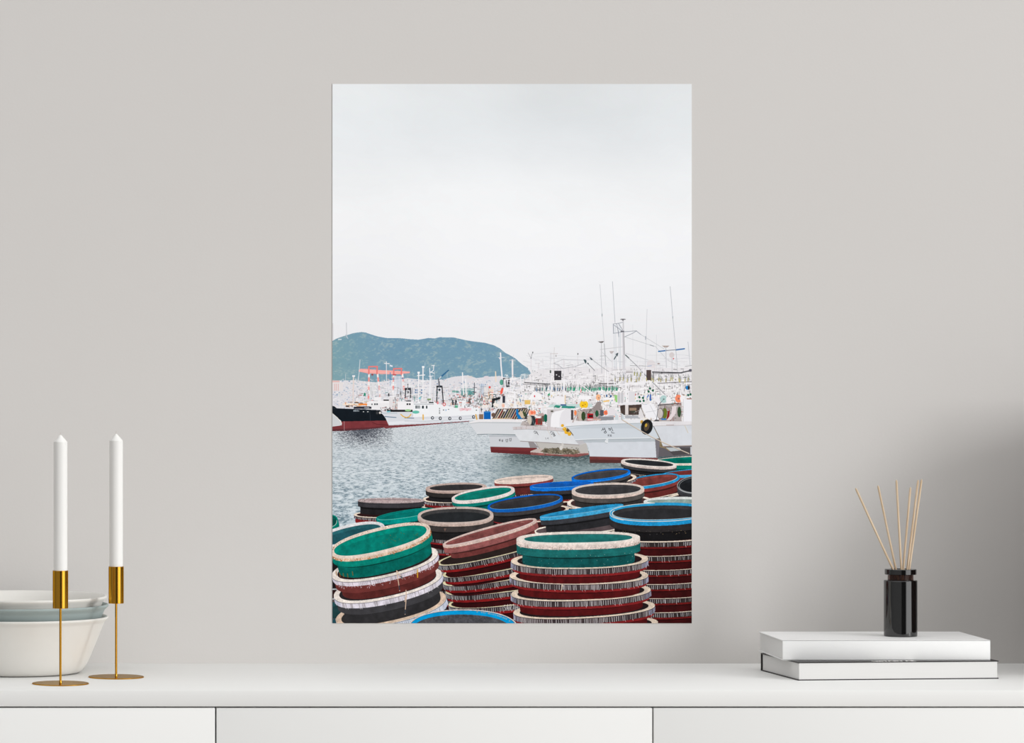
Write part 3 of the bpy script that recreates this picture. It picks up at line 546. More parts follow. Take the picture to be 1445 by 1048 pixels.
    fill([(772, 577), (805, 576), (806, 600), (772, 602)], (206, 200, 202)); fill([(776.3, 602), (776.6, 590), (778, 583), (782, 580), (789, 579), (796, 577), (804.6, 576.6), (806, 596), (797, 604), (789, 602.6)], (240, 239, 242)); fill([(789, 602.6), (789.6, 590), (792, 582), (797, 577.2), (804.6, 576.6), (806.2, 596.4), (797, 603.4)], (228, 226, 230)); line([(776.4, 602), (776.8, 589), (778.4, 583), (783, 580)], .6, (200, 198, 202)); rect(805.4, 578, 809, 592, (80, 74, 76)); rect(777, 578.6, 780.6, 581, (96, 92, 84))

    # ---- boat D (right edge)
    fill([(921, 598), (924, 617), (927, 644), (976, 642), (976, 625), (935, 626)], (98, 94, 98)); fill([(940, 632), (958, 631), (976, 632), (976, 640), (950, 642)], (78, 74, 76)); fill([(938, 631), (958, 631), (962, 635), (946, 636.4)], (186, 192, 196)); rect(974, 630, 976, 641, (196, 198, 204))
    fill([(920, 596), (976, 593.8), (976, 628), (935, 629), (929, 614)], (212, 215, 221), noise=.03); fill([(920, 595.6), (976, 593.6), (976, 599), (921, 600.6)], (224, 221, 224), noise=.04); line([(921, 600.6), (976, 599.2)], .5, (170, 160, 160), .8)
    rect(940, 598.6, 951, 599.8, (170, 150, 148), .7); line([(966, 600), (970.5, 610)], .9, (206, 190, 160), .7); line([(935, 629.4), (976, 628.2)], 1, (160, 140, 130)); fill([(921, 606), (925, 606), (932, 620), (935, 630), (930, 629), (927, 617)], (122, 108, 84), noise=.3); line([(931, 629.6), (939, 631.6), (944, 635.4)], 1.2, (150, 130, 96))
    # gear along D
    fill([(905, 571), (922, 569), (931, 590), (926, 592), (912, 589)], (238, 237, 241)); line([(911, 581), (925, 579)], .5, (190, 190, 196)); line([(917, 571), (926, 588)], .5, (196, 196, 202)); fill([(921, 560), (927, 557.6), (934, 570), (929, 571)], (238, 236, 240))
    rect(930, 569, 962, 594, (176, 166, 164)); clutter(928, 568, 964, 592, 90, [(96, 90, 92), (206, 200, 200), (150, 142, 142), (226, 222, 224), (130, 60, 56)], lmax=6)
    fill(ell(937.6, 582.6, 3.4, 7.6), (104, 118, 40)); fill(ell(931.6, 583, 4.6, 7.6), (110, 104, 102)); fill(ell(931.2, 583, 3.9, 6.8), (196, 188, 186), noise=.1); fill([(942, 580), (945, 578), (944, 588), (940, 592)], (134, 36, 36)); fill([(948, 573), (954.4, 572.6), (953, 583), (946, 592), (940.6, 592.4), (947, 583)], (226, 214, 216)); fill(ell(958.2, 580.8, 2.6, 7.4), (56, 78, 54)); rect(933, 590, 940, 592, (40, 120, 190))
    line([(926, 592), (929, 572), (935, 562)], .7, (80, 80, 88)); line([(935, 590), (938, 571)], .6, (90, 88, 94)); line([(928, 571.4), (958, 568.6)], 1, (70, 66, 70)); fill([(921.6, 594), (925, 591.4), (930, 592), (929.6, 594)], (84, 82, 86))
    disc(936.3, 562.8, 5, (176, 206, 204), 5.4); disc(936.3, 562.8, 1.2, (110, 130, 132)); line([(936, 563), (932, 568)], .7, (120, 140, 142)); disc(943, 563.6, 3.6, (240, 236, 238), 5); disc(957, 562, 4.6, (240, 138, 104), 5.6); disc(957.4, 562, 1.4, (170, 110, 96)); disc(962.6, 562, 3.4, (242, 238, 240), 5)
    rect(964, 563, 976, 594, (238, 237, 242)); rect(969, 561.8, 976, 563, (160, 110, 96)); line([(964, 563), (964, 594)], .5, (196, 192, 196))
    # ---- boat C (the big clean one)
    fill([(797.6, 600), (836, 597.6), (904, 595.4), (921, 600), (930, 618), (916, 619), (812, 621), (806, 612)], (206, 212, 219))
    fill([(836, 598), (904, 596), (920, 600), (920, 604), (836, 604), (800, 605)], (184, 192, 200), .45)
    fill([(796.6, 597), (804, 595.6), (836, 593.4), (904, 590.6), (921, 592), (921, 597), (904, 596.4), (836, 598.6), (798, 601.2)], (230, 230, 234), noise=.03); line([(798, 601.4), (836, 598.8), (904, 596.6), (921, 597.4)], .6, (150, 160, 166), .9)
    fill([(821, 619.6), (925, 618), (928.6, 645), (832, 645.6), (830, 631), (826, 624)], (210, 214, 221), noise=.02); fill([(822, 620.6), (924, 619), (925, 622.4), (824, 624)], (176, 184, 190), .8); fill([(924, 618.4), (931, 619), (928.6, 645), (926, 645)], (120, 116, 122))
    line([(812, 620), (836, 618.8), (916, 617.2)], 1.2, (226, 229, 233)); line([(812, 621.2), (836, 619.9), (918, 618.4)], .7, (140, 148, 154), .9)
    fill([(831.6, 643.6), (928, 645.6), (928, 649), (870, 652.4), (832, 651)], (112, 56, 54), noise=.1); fill([(832, 647.8), (900, 649), (880, 653), (832, 653)], (78, 46, 44), .8); line([(832, 643.6), (928, 645.8)], .5, (150, 120, 120))
    disc(855.6, 622.4, 2.3, (226, 228, 232), 2.4); disc(856.4, 620.4, 1.8, (216, 220, 224)); line([(853.6, 624.2), (856.6, 625)], .5, (150, 156, 162))
    # 성 민
    ik = (44, 46, 52)
    x, y = 849, 603.4
    line([(x + 1.6, y), (x + 1.0, y + 2), (x - .4, y + 3.6)], .6, ik); line([(x + 1.3, y + 1.6), (x + 2.6, y + 3)], .6, ik); line([(x + 2.4, y + 1.4), (x + 4, y + 1.7)], .55, ik); line([(x + 3.6, y - .2), (x + 5.4, y + 4.6)], .65, ik); line(np.vstack([ell(x + 4.8, y + 6, 1.5, 1.3), ell(x + 4.8, y + 6, 1.5, 1.3)[:1]]), .5, ik)
    x, y = 858.6, 603.8
    line([(x, y), (x + 2.4, y + .4), (x + 3, y + 2.6), (x + .8, y + 2.4), (x, y)], .6, ik); line([(x + 3.6, y - 1.2), (x + 6, y + 4)], .65, ik); line([(x + 3.6, y + 4.4), (x + 4.6, y + 6.6), (x + 8, y + 6.8)], .6, ik)
    for x, y in ((857.6, 612.4), (860.8, 612.6)): line([(x, y), (x + .2, y + 1.6), (x + 1.4, y + 1.4), (x + 1.2, y)], .4, ik); line([(x - .2, y + 2.3), (x + 2, y + 2.4)], .4, ik)
    # gear on C
    fill([(812, 593), (815, 583), (822, 577), (834, 576), (846, 568), (850, 575), (847, 592), (830, 594)], (168, 156, 154)); clutter(812, 577, 850, 592, 90, [(100, 92, 92), (206, 198, 196), (70, 66, 68), (60, 90, 70), (180, 60, 56)], lmax=3)
    fill([(836, 576), (843, 566), (848.6, 567), (846, 577), (838, 580)], (150, 140, 138)); line([(808, 595), (816, 578), (820, 576)], 2, (190, 178, 176)); fill(ell(818.6, 586, 3.4, 7), (196, 184, 172)); fill(ell(823, 586.6, 3, 6.4), (54, 74, 46)); line([(826, 579), (828, 588), (824, 593)], .9, (150, 142, 142)); disc(811.6, 582, 1.8, (244, 140, 90), 3.6)
    rect(828.4, 583, 837, 593, (178, 34, 42)); rect(830.4, 585, 836.4, 588.4, (60, 30, 32)); rect(829, 590, 838, 592.6, (222, 190, 190)); fill(ell(842, 583, 2.4, 4.6), (36, 86, 60)); rect(846.6, 578, 851.6, 586, (86, 88, 94))
    for x in (821.2, 826.2): disc(x, 570.4, 3.4, (246, 200, 44), 4.8)
    disc(822, 571.6, 1, (170, 120, 20)); disc(825.6, 570, .9, (190, 140, 30)); line([(823.7, 566), (823.7, 575)], .6, (214, 160, 30))
    disc(854.6, 581.8, 3, (242, 120, 80), 3.3); disc(855, 582.2, 1, (176, 110, 100)); disc(844, 560.2, 3.3, (244, 184, 140), 4.4); disc(844.6, 561, 1.2, (190, 140, 116)); line([(848, 566), (862, 579)], 1.1, (222, 214, 214)); fill([(856, 577), (862, 575), (872, 580), (868, 586), (858, 587)], (226, 222, 226))
    fill([(874.6, 572), (890, 568.6), (905, 570), (904, 585), (876, 585)], (76, 64, 60), noise=.25); rect(888, 575, 898, 579, (150, 126, 106)); rect(882, 570, 886.4, 584.6, (222, 214, 212)); fill([(867, 569.6), (890, 567.6), (905, 566.8), (905, 570), (890, 571), (868, 571)], (232, 230, 233)); clutter(890, 578, 904, 588, 26, [(40, 90, 60), (36, 34, 36), (206, 200, 198), (120, 100, 90)], lmax=3)
    fill([(845, 587), (866, 585.8), (866, 592), (846, 593)], (140, 142, 148)); rect(848, 586.6, 866, 587.8, (190, 192, 198)); fill([(867, 592), (868, 582), (872, 586), (872.6, 592)], (206, 214, 220)); fill([(875.4, 592), (875.8, 582), (879, 584), (882, 591)], (206, 214, 222)); rect(882, 586, 903, 590, (176, 178, 184)); fill([(903, 574), (909, 588), (905, 590), (900, 588)], (222, 218, 220)); line([(905, 576), (910, 589)], .7, (110, 96, 84))
    rect(836, 590.4, 848, 592.4, (206, 170, 160))
    # tyre, floats, rope
    disc(905.4, 594.8, 2.2, (206, 160, 70), 2.6); fill(ell(910, 590.4, 4, 1.8, -10), (232, 226, 220)); clutter(912, 588, 922, 594, 16, [(230, 226, 228), (120, 112, 112), (180, 150, 110)], lmax=3)
    fill(ell(912.4, 602, 8.2, 10.8, -14), (30, 31, 34), noise=.1); fill(ell(912.2, 601.6, 3.7, 6.1, -14), (82, 70, 58)); fill(ell(911.4, 599.6, 1.6, 2.6, -14), (196, 160, 60)); line([(906, 594), (904.8, 603), (908, 610)], .5, (70, 72, 78), .8)
    line([(877.6, 591.6), (885, 596), (904, 607.4), (920, 616.2), (933, 622.6), (950, 630), (972, 639.4)], 1.1, (214, 200, 184)); line([(877.6, 592.4), (885, 596.8), (904, 608.2), (920, 617), (933, 623.4), (950, 630.8), (972, 640.2)], .4, (130, 112, 100), .8)
    line([(876.4, 580), (877.4, 592)], .5, (150, 130, 110))
    for x, y, r_ in ((793.4, 600, 2.1), (796.4, 604.8, 2.8), (799, 609, 3), (803.2, 611.8, 2.7), (801, 606.6, 2.2)): disc(x, y, r_, (222, 170, 48) if x != 801 else (96, 80, 50), noise=.2)
    line([(800, 603.6), (805, 609), (808.4, 613.6)], 1.1, (110, 90, 60)); disc(795.6, 603.8, 1, (240, 206, 110))

    # ---- tubs
    def tub(cx, cy, rx, ry, tilt, rim, inside, band, bh, body, bodyh, t=3.6, ty=None, face=3., facecol=None, inset=4., n=2.15, edge=None, deep=None, low=.5):
        e = ell(cx, cy, rx, ry, tilt, n)
        k = (rx - inset) / rx
        eb = ell(cx, cy, rx - inset, ry * k, tilt, n) + dn(tilt, bh - 1)
        fill(sweep(eb, dn(tilt, bodyh + 1)), body, noise=.22, grain=.08)
        fill(sweep(eb, dn(tilt, 3.4)), tuple(c * .3 for c in body), .65)
        fill(sweep(e, dn(tilt, bh)), band, noise=.2, grain=.08)
        line((e + dn(tilt, bh - .3))[2:38], .5, tuple(c * .6 for c in band), .8)
        line((e + dn(tilt, (bh + face) / 2))[3:37], .5, tuple(min(255, c * 1.14 + 4) for c in band), .5)
        fill(sweep(e, dn(tilt, face)), facecol or rim, noise=.16, grain=.12)
        fill(e, rim, noise=.1, grain=.08)
        ty = ty if ty is not None else max(.9, t * min(1, ry / rx * 2.4))
        ei = ell(cx, cy + .3, rx - t, max(.6, ry - ty), tilt, n)
        fill(ei, inside, noise=.22, grain=.08)
        fill(ell(cx, cy + ry * .42, rx * .9, ry * .8, tilt, n), deep or tuple(c * .72 for c in inside), low, noise=.2, clip=ei)
        line(ei[41:79], .6, tuple(c * .6 for c in inside), .6)
        line(ei[1:40], .6, edge or tuple(min(255, c + 24) for c in rim), .85)
        return e
    def rust(cx, cy, rx, ry, tilt, a0, a1, n, cols, off=(0, 3), n_=2.15, ln=1.2):
        e = ell(cx, cy, rx, ry, tilt, n_, 360)
        for i in range(n):
            p = e[int(rr.uniform(a0, a1)) % 360] + dn(tilt, rr.uniform(*off)); line([p, p + np.array([rr.uniform(-.7, .7), rr.uniform(0, ln)])], rr.uniform(.4, 1.1), rr.choice(cols), .8)
    CR = (222, 206, 190); RED = (124, 30, 32); DRED = (62, 16, 18)
    def layer(cx, cy, rx, ry, tilt, hh, rh, bodyh, cream=CR, red=RED, body=DRED, hb=(60, 50, 50), hook=(204, 200, 204), t=5, ty=1.6, inset=9, pitch=1.9, inner=(44, 22, 22), skip=.12, n=2.15, endc=(176, 176, 196)):
        e = ell(cx, cy, rx, ry, tilt, n, 360)
        k = (rx - inset) / rx
        eb = ell(cx, cy, rx - inset, ry * k, tilt, n) + dn(tilt, hh + rh - 2)
        fill(sweep(eb, dn(tilt, bodyh + 2)), body, noise=.25)
        fill(sweep(eb, dn(tilt, 4.5)), tuple(c * .3 for c in body), .7)
        fill(sweep(ell(cx, cy, rx - 2, ry, tilt, n), dn(tilt, hh + rh)), red, noise=.18)
        fill(sweep(e, dn(tilt, hh)), hb, noise=.3)
        seg = np.linalg.norm(np.diff(e, axis=0), axis=1); s = 0
        for i in range(0, 181):
            s += seg[i % 359]
            ends = abs(math.cos(math.radians(i)))
            pt = pitch * (1 - .45 * ends ** 6)
            if s < pt: continue
            s = 0
            if rr.random() < skip: continue
            p = e[i]; sl = rr.uniform(-.5, .7)
            line([p + dn(tilt, .9), p + dn(tilt, hh - rr.uniform(0, 1.2)) + np.array([sl, 0])], rr.uniform(.55, .95), endc if ends > .9 else (hook if rr.random() > .25 else (150, 140, 140)), .92)
            if rr.random() < .12: line([p + dn(tilt, hh - .5), p + dn(tilt, hh + 1.4) + np.array([.8, 0])], .5, (220, 214, 216), .9)
        fill(e[::4], cream, noise=.14, grain=.1)
        ei = ell(cx, cy + .2, rx - t, max(.5, ry - ty), tilt, n)
        fill(ei, inner, noise=.2)
        line(e[4:176:4], .5, (236, 226, 206), .7); line((e + dn(tilt, .8))[2:178:4], .45, (30, 26, 34), .8)
    RB = (168, 150, 146); BLK = (48, 46, 48); BODY = (30, 29, 31)
    fill([(469, 770), (500, 742), (700, 720), (976, 690), (976, 880), (469, 880)], (24, 20, 22))
    # far right and far back
    layer(930, 660, 46, 5, -3, 4, 2.5, 6); 
    tub(988, 648, 65, 5.5, 2, (226, 212, 200), (0, 118, 104), (6, 126, 112), 8, (4, 104, 94), 9, t=2.6, ty=.9, face=2.4)
    layer(985, 667, 52, 5, 2, 3, 2, 4); layer(918, 665.5, 40, 5.5, -5, 3.4, 2.2, 6, t=4)
    tub(915.5, 652.8, 39.3, 5.6, -4.6, (222, 212, 206), (44, 46, 50), (58, 57, 60), 6.6, BODY, 6, t=5, ty=2.0, face=2.6, facecol=(206, 190, 184))
    layer(985, 688, 52, 8, 3, 4, 3, 8)
    tub(986, 665, 51, 4.4, 4, (60, 156, 206), (120, 50, 48), (136, 50, 48), 7, (104, 36, 36), 12, t=2.6, ty=1, face=3.2)
    layer(936, 692, 50, 8, 10, 4.5, 2, 8, t=4)
    tub(918, 677.4, 40.8, 8, 8.5, (36, 142, 196), (128, 62, 58), (124, 54, 52), 7.5, (92, 38, 36), 10, t=3, ty=1.7, face=2.6, edge=(214, 220, 220))
    layer(985, 702, 48, 9, 4, 5, 2, 8, cream=(226, 212, 196))
    tub(985.5, 683, 30.5, 13, 4, (62, 64, 68), (30, 33, 37), (52, 52, 56), 8, (34, 34, 37), 10, t=2.2, ty=1.6, face=2, edge=(206, 210, 212)); line(np.vstack([ell(985.5, 683, 30, 12.6, 4)]), .5, (196, 198, 200)); line(ell(985.5, 683.4, 27.4, 11, 4), .5, (150, 154, 156))
    layer(856, 676.6, 42, 7, 6, 4, 2, 4, t=5)
    tub(847.6, 669.4, 41.8, 7.2, 7, (8, 98, 196), (72, 70, 74), (72, 70, 72), 6.4, (44, 42, 44), 5, t=3.2, ty=1.9, face=2.2, facecol=(20, 122, 220), edge=(40, 140, 226))
    layer(745, 690, 46, 5, 2, 5, 3, 8, t=4)
    tub(738.6, 675.2, 41.6, 4.9, 4.2, (220, 202, 192), (214, 196, 186), (126, 58, 56), 5.6, (84, 36, 35), 12, t=6, ty=3, face=1.6, low=.1, deep=(200, 180, 172))
    layer(795, 702, 46, 5, 3, 5, 2.4, 9, t=4); layer(790, 697, 48, 4, 3, 3, 3, 9)
    tub(792.4, 683.4, 45, 4.4, 3.2, (10, 100, 200), (20, 96, 190), (50, 48, 51), 9.4, (26, 25, 27), 8, t=3.4, ty=1.3, face=4, facecol=(16, 112, 208), edge=(110, 176, 220))
    layer(645, 712, 50, 6.5, 2, 4, 2.5, 6, t=4); layer(640, 702.4, 43.6, 6.4, 2, 4.4, 3, 6, t=4)
    tub(643.4, 687.2, 43, 6.6, 2, (188, 166, 158), (56, 54, 56), (46, 43, 42), 8, BODY, 7, t=5.6, ty=2.5, face=2, facecol=(176, 152, 142))
    layer(700, 715, 50, 7, 7, 4, 3, 6, t=4)
    tub(681.4, 696.4, 45, 8.6, 9.2, (226, 214, 210), (12, 128, 114), (10, 114, 104), 7.4, (4, 92, 86), 8, t=4.6, ty=2.5, face=2.6, edge=(240, 232, 230))
    layer(560, 741, 60, 6, 1, 4, 2.6, 8, t=4); layer(552, 725, 53, 5.5, .6, 4, 6, 10, t=4)
    tub(551.4, 705.2, 46.7, 3.4, 0, (176, 158, 158), (170, 150, 150), (54, 52, 56), 8, (30, 29, 31), 10, t=6, ty=2.2, face=1, low=0, inset=3.4)
    rust(551.4, 704.6, 44, 2.4, 0, 0, 360, 60, [(222, 214, 214), (140, 120, 120)], (-.4, .4))
    tub(572.5, 724.6, 42.5, 5.6, 8.6, (4, 138, 128), (0, 126, 118), (0, 136, 128), 7, (0, 76, 76), 10, t=1.8, ty=.9, face=1.4, edge=(120, 200, 190))
    layer(812, 713, 56, 7, 2, 5, 3, 9, t=4); layer(860, 708, 60, 10.5, 1.5, 5, 2.6, 8, t=5, ty=2, cream=(226, 214, 202), inner=(70, 50, 50))
    tub(857.6, 690.4, 51.2, 9.8, 1.8, (206, 192, 184), (62, 61, 64), (78, 74, 72), 9.4, (48, 46, 46), 9, t=5, ty=2.9, face=2.8, facecol=(212, 190, 180), edge=(226, 216, 210))
    layer(760, 726, 60, 9, 6, 5, 3, 10, t=4); layer(748, 722, 55, 8, 6, 4.6, 2.6, 9, t=5)
    tub(740.6, 707.8, 53.4, 9.2, 7.4, (8, 92, 190), (58, 56, 58), (60, 57, 58), 8.6, (32, 30, 32), 10, t=3.4, ty=2, face=3, facecol=(20, 96, 180), edge=(110, 170, 200))
    layer(765, 742, 60, 8, 4, 5, 5, 10, t=4)
    layer(815, 745.4, 64, 8, 3.5, 4, 2.4, 8, cream=(226, 216, 204), t=5, ty=1.8, inner=(84, 72, 74))
    tub(820.4, 720, 59.4, 4, 8.4, (46, 156, 208), (40, 150, 204), (54, 55, 60), 11, (38, 38, 41), 12, t=2, ty=1, face=4.2, facecol=(64, 160, 206), inset=6, edge=(160, 204, 222))
    # black open tub, centre left, with its stack
    for i in range(8, -1, -1): layer(646 - i * .6, 750.5 + i * 14.2, 54, 10, 1 + i * .8, 6, 2.6, 8, pitch=1.6, hb=(44, 40, 42), hook=(170, 162, 162), body=(40, 12, 14), t=4)
    tub(642.6, 726.8, 53.4, 12.4, 1.2, (194, 176, 168), (62, 61, 62), (58, 53, 52), 11.4, (28, 27, 28), 12, t=4.6, ty=3, face=3.2, facecol=(186, 164, 154), n=2.3, deep=(34, 37, 40), low=.92)
    fill([(626, 745), (629.6, 745), (627.6, 749.4)], (120, 92, 82), .8); disc(643, 716.6, 1, (70, 64, 62)); 
    # left edge tubs
    tub(466, 735, 11, 9, 14, (0, 130, 112), (6, 84, 76), (0, 116, 102), 6, (0, 92, 84), 6, t=2, ty=1.6, face=1, edge=(206, 220, 214))
    # pale rim behind the big black tub, then that tub and its stack
    tub(960, 707, 52, 6.6, 0, (216, 220, 218), (150, 172, 166), (40, 110, 104), 4, (40, 80, 76), 6, t=5, ty=3.6, face=1.5, low=.2)
    for i in range(6, -1, -1): layer(936 + (.8 if i % 2 else -.6), 752.6 + i * 19.9, 78, 12, 1.2, 6.6, 2.6, 11.4, red=(104, 24, 24), body=(58, 13, 15), pitch=1.75, hb=(50, 42, 42), ty=1.8)
    tub(930.6, 722.4, 70.8, 13.8, 1.2, (40, 152, 204), (56, 54, 56), (44, 41, 42), 14.4, (22, 21, 23), 13.4, t=5, ty=4, face=5, facecol=(30, 146, 204), n=2.2, deep=(38, 39, 42), low=.7, edge=(222, 220, 214), inset=6.5)
    fill(ell(930.6, 722.4, 70.8, 13.8, 1.2, 2.2), (214, 216, 214), .0); line(ell(930.6, 722.4, 70.4, 13.4, 1.2, 2.2)[30:60], .9, (216, 214, 206)); line(ell(930.6, 723, 67, 12, 1.2, 2.2)[1:45], 1.1, (216, 210, 202))
    rust(930.6, 738, 62, 12, 1.2, 30, 150, 26, [(120, 104, 84), (96, 92, 90), (150, 130, 90)], (-2, 6), ln=.4)
    # pink-red tilted stack, centre
    for cx, cy, tl, rx, bo in ((707, 866, 4.2, 78, 12), (710, 845, 5.6, 78, 10.6), (706, 826, 6.6, 78, 9), (703, 810.6, 8.6, 79, 5.4), (703, 796, 10.8, 80, 4.4), (695, 776.6, 13, 80, 9.2)):
        layer(cx, cy, rx, 9.6, tl, 6.8, 3.6, bo, cream=(206, 196, 160), red=(122, 24, 26), body=(48, 10, 12), hb=(48, 42, 44), hook=(180, 176, 176), pitch=1.5, t=4, ty=1.3, inner=(40, 30, 28), endc=(150, 152, 158))
    tub(690.6, 750.4, 68.6, 8, 15.2, (206, 182, 174), (134, 76, 74), (142, 84, 82), 10.4, (106, 52, 50), 9, t=4.4, ty=2.8, face=2.4, facecol=(206, 182, 172), inset=7, edge=(238, 228, 226), low=.35)
    line([(735, 736), (739, 736.6)], .8, (150, 110, 100))
    rust(690.6, 752, 66, 8, 15.2, 20, 160, 26, [(190, 140, 110), (170, 120, 100)], (-.5, 1.6))
    # big green front tub and its stack
    for cx, cy, rx, ry, tl in ((829, 882.5, 99.5, 13, 3), (824, 858.6, 100, 13, 3), (819.4, 834.6, 98.6, 12.6, 2), (816.6, 811.4, 97.8, 12.6, .2), (817.6, 789.4, 96.8, 12.6, 1)):
        layer(cx, cy, rx, ry, tl, 8.2, 3.4, 10.8, cream=(214, 196, 178), red=(126, 32, 34), body=(78, 17, 19), t=9, ty=2.2, inset=12, pitch=1.7, hb=(62, 52, 54), inner=(34, 24, 26), hook=(206, 200, 202), endc=(168, 170, 194))
    tub(815.7, 758.8, 87.2, 9.6, .9, (228, 217, 209), (36, 108, 106), (26, 100, 98), 18, (14, 78, 78), 14.8, t=11, ty=3.6, face=6.6, facecol=(222, 206, 198), n=2.3, inset=8, deep=(20, 96, 92), low=.4, edge=(244, 236, 232))
    rust(815.7, 758.8, 87, 9.6, .9, 8, 172, 130, [(170, 146, 136), (196, 176, 166), (150, 120, 108)], (3, 6.5), 2.3, 1.8)
    rust(815.7, 772, 84, 10.6, .9, 10, 170, 60, [(90, 140, 134), (20, 84, 82), (120, 160, 154)], (0, 22), 2.3, .8)
    line([(793, 824), (791.6, 833)], .9, (226, 206, 180)); line([(792.6, 825.6), (795, 826)], .8, (226, 206, 180))
    # left stack and the tubs on it
    tub(494.6, 753.4, 49.4, 14.4, 13, (220, 218, 220), (40, 98, 106), (40, 100, 104), 6, (30, 80, 84), 8, t=5.6, ty=4.2, face=2, deep=(28, 78, 88), low=.7)
    layer(462, 862, 26, 8, 5, 4, 6, 20, cream=(170, 176, 180), red=(30, 70, 80), body=(30, 60, 62)); layer(462, 838, 26, 8, 5, 4, 6, 20, cream=(170, 176, 180), red=(34, 74, 78), body=(30, 60, 62))
    layer(551.4, 858.4, 79.6, 20, 12.6, 9, 5, 20, cream=(206, 182, 162), red=(52, 52, 54), body=(40, 40, 42), hb=(176, 184, 200), hook=(226, 228, 236), t=8, ty=4, pitch=1.7, inner=(44, 42, 42), endc=(206, 210, 226), skip=.05)
    layer(547, 824.6, 78, 19, 12.6, 7.6, 9.4, 15, cream=(226, 216, 208), red=(60, 59, 62), body=(44, 43, 45), hb=(196, 190, 200), hook=(224, 220, 228), t=8, ty=3.6, pitch=1.7, inner=(36, 32, 34), endc=(196, 196, 214), skip=.05)
    layer(542.8, 795.4, 76.6, 18, 12.8, 6.4, 10, 11.6, cream=(226, 216, 208), red=(108, 50, 47), body=(88, 38, 36), hb=(200, 190, 200), hook=(226, 218, 226), t=8, ty=3.4, pitch=1.7, inner=(40, 28, 28), endc=(200, 196, 210), skip=.05)
    rust(542.8, 796, 74, 18, 12.8, 20, 175, 70, [(222, 214, 222), (170, 150, 160)], (5, 9), ln=2)
    line([(589, 803), (589, 814)], 1.4, (206, 160, 40)); 
    tub(536.6, 762, 72.4, 18.2, 13.6, (224, 206, 192), (2, 132, 116), (4, 122, 108), 12.6, (2, 96, 87), 17, t=5.4, ty=4.4, face=4.2, facecol=(216, 190, 168), n=2.25, inset=5, deep=(4, 108, 98), low=.6, edge=(240, 226, 214))
    rust(536.6, 762, 72.4, 18.2, 13.6, 0, 180, 230, [(186, 112, 60), (150, 92, 56), (206, 140, 90), (120, 84, 60)], (.6, 4.2), 2.25, 1.2)
    rust(536.6, 762, 70, 16.6, 13.6, 180, 360, 70, [(170, 130, 100), (190, 150, 116), (130, 110, 96)], (-.6, 1.6), 2.25, .6)
    for i in range(40): 
        x = rr.uniform(530, 598); y = 757 - (x - 565) * .12 + rr.uniform(-7, 7); line([(x, y), (x + rr.uniform(-.5, 1.6), y + rr.uniform(0, 1.8))], rr.uniform(.4, .9), (110, 104, 60), .5)
    for x, y in ((474, 806), (479, 808), (484, 808.5), (490, 809), (497, 806)): line([(x, y), (x + .8, y + 5)], 1.3, (140, 96, 40), .7)
    line([(524, 818), (524.4, 824), (526.4, 825.4), (528.6, 824.4), (528.8, 821)], .7, (214, 212, 220))
    for q in ([(559.4, 804.6), (561, 814), (563.8, 833)], [(560, 805), (564, 811), (568, 816)], [(572.6, 832), (573.2, 840), (572, 855), (571.4, 866)], [(572.8, 840), (571, 848)]): line(q, 1.2, (206, 178, 156))
    for q in ([(563, 826), (563.6, 831.6)], [(565.4, 812.6), (567.4, 815.2)], [(571.8, 860), (571.5, 865)]): line(q, 1.3, (46, 54, 66))
    # front blue tub, bottom edge
    tub(653, 885.6, 77.4, 26.4, 0, (210, 206, 204), (66, 66, 70), (60, 60, 62), 8, BODY, 4, t=1.8, ty=1.2, face=2)
    eo = ell(653, 885.9, 75.4, 25, 0, 2.15); fill(eo, (4, 148, 208), noise=.12); fill(ell(651, 888, 69, 21.6, 0, 2.15), (72, 72, 76), noise=.35, grain=.2)
    for i in range(26): 
        a = math.radians(rr.uniform(285, 335)); p = (653 + 73 * math.cos(a), 886 + 24.4 * math.sin(a)); disc(p[0], p[1], rr.uniform(.5, 1.1), (150, 160, 166), alpha=.8)
    # printed signature
    wi = (222, 218, 218)
    def glyph(ch, x, y, w, h):
        G = {'S': [[(1, .1), (.2, .15), (.15, .4), (.9, .65), (.8, .95), (0, .98)]], 'A': [[(0, 1), (.5, 0), (1, 1)], [(.2, .65), (.8, .65)]], 'R': [[(0, 1), (.05, 0), (.9, .1), (.85, .42), (.05, .5), (1, 1)]], 'H': [[(0, 0), (0, 1)], [(1, 0), (1, 1)], [(0, .5), (1, .5)]]}
        for s in G[ch]: line([(x + a * w, y + b * h) for a, b in s], .55, wi, .9)
    for i, ch in enumerate('SARAH'): glyph(ch, 710.4 + i * 4.3, 852, 2.7, 8.8)
    return np.clip(im, 0, 1)

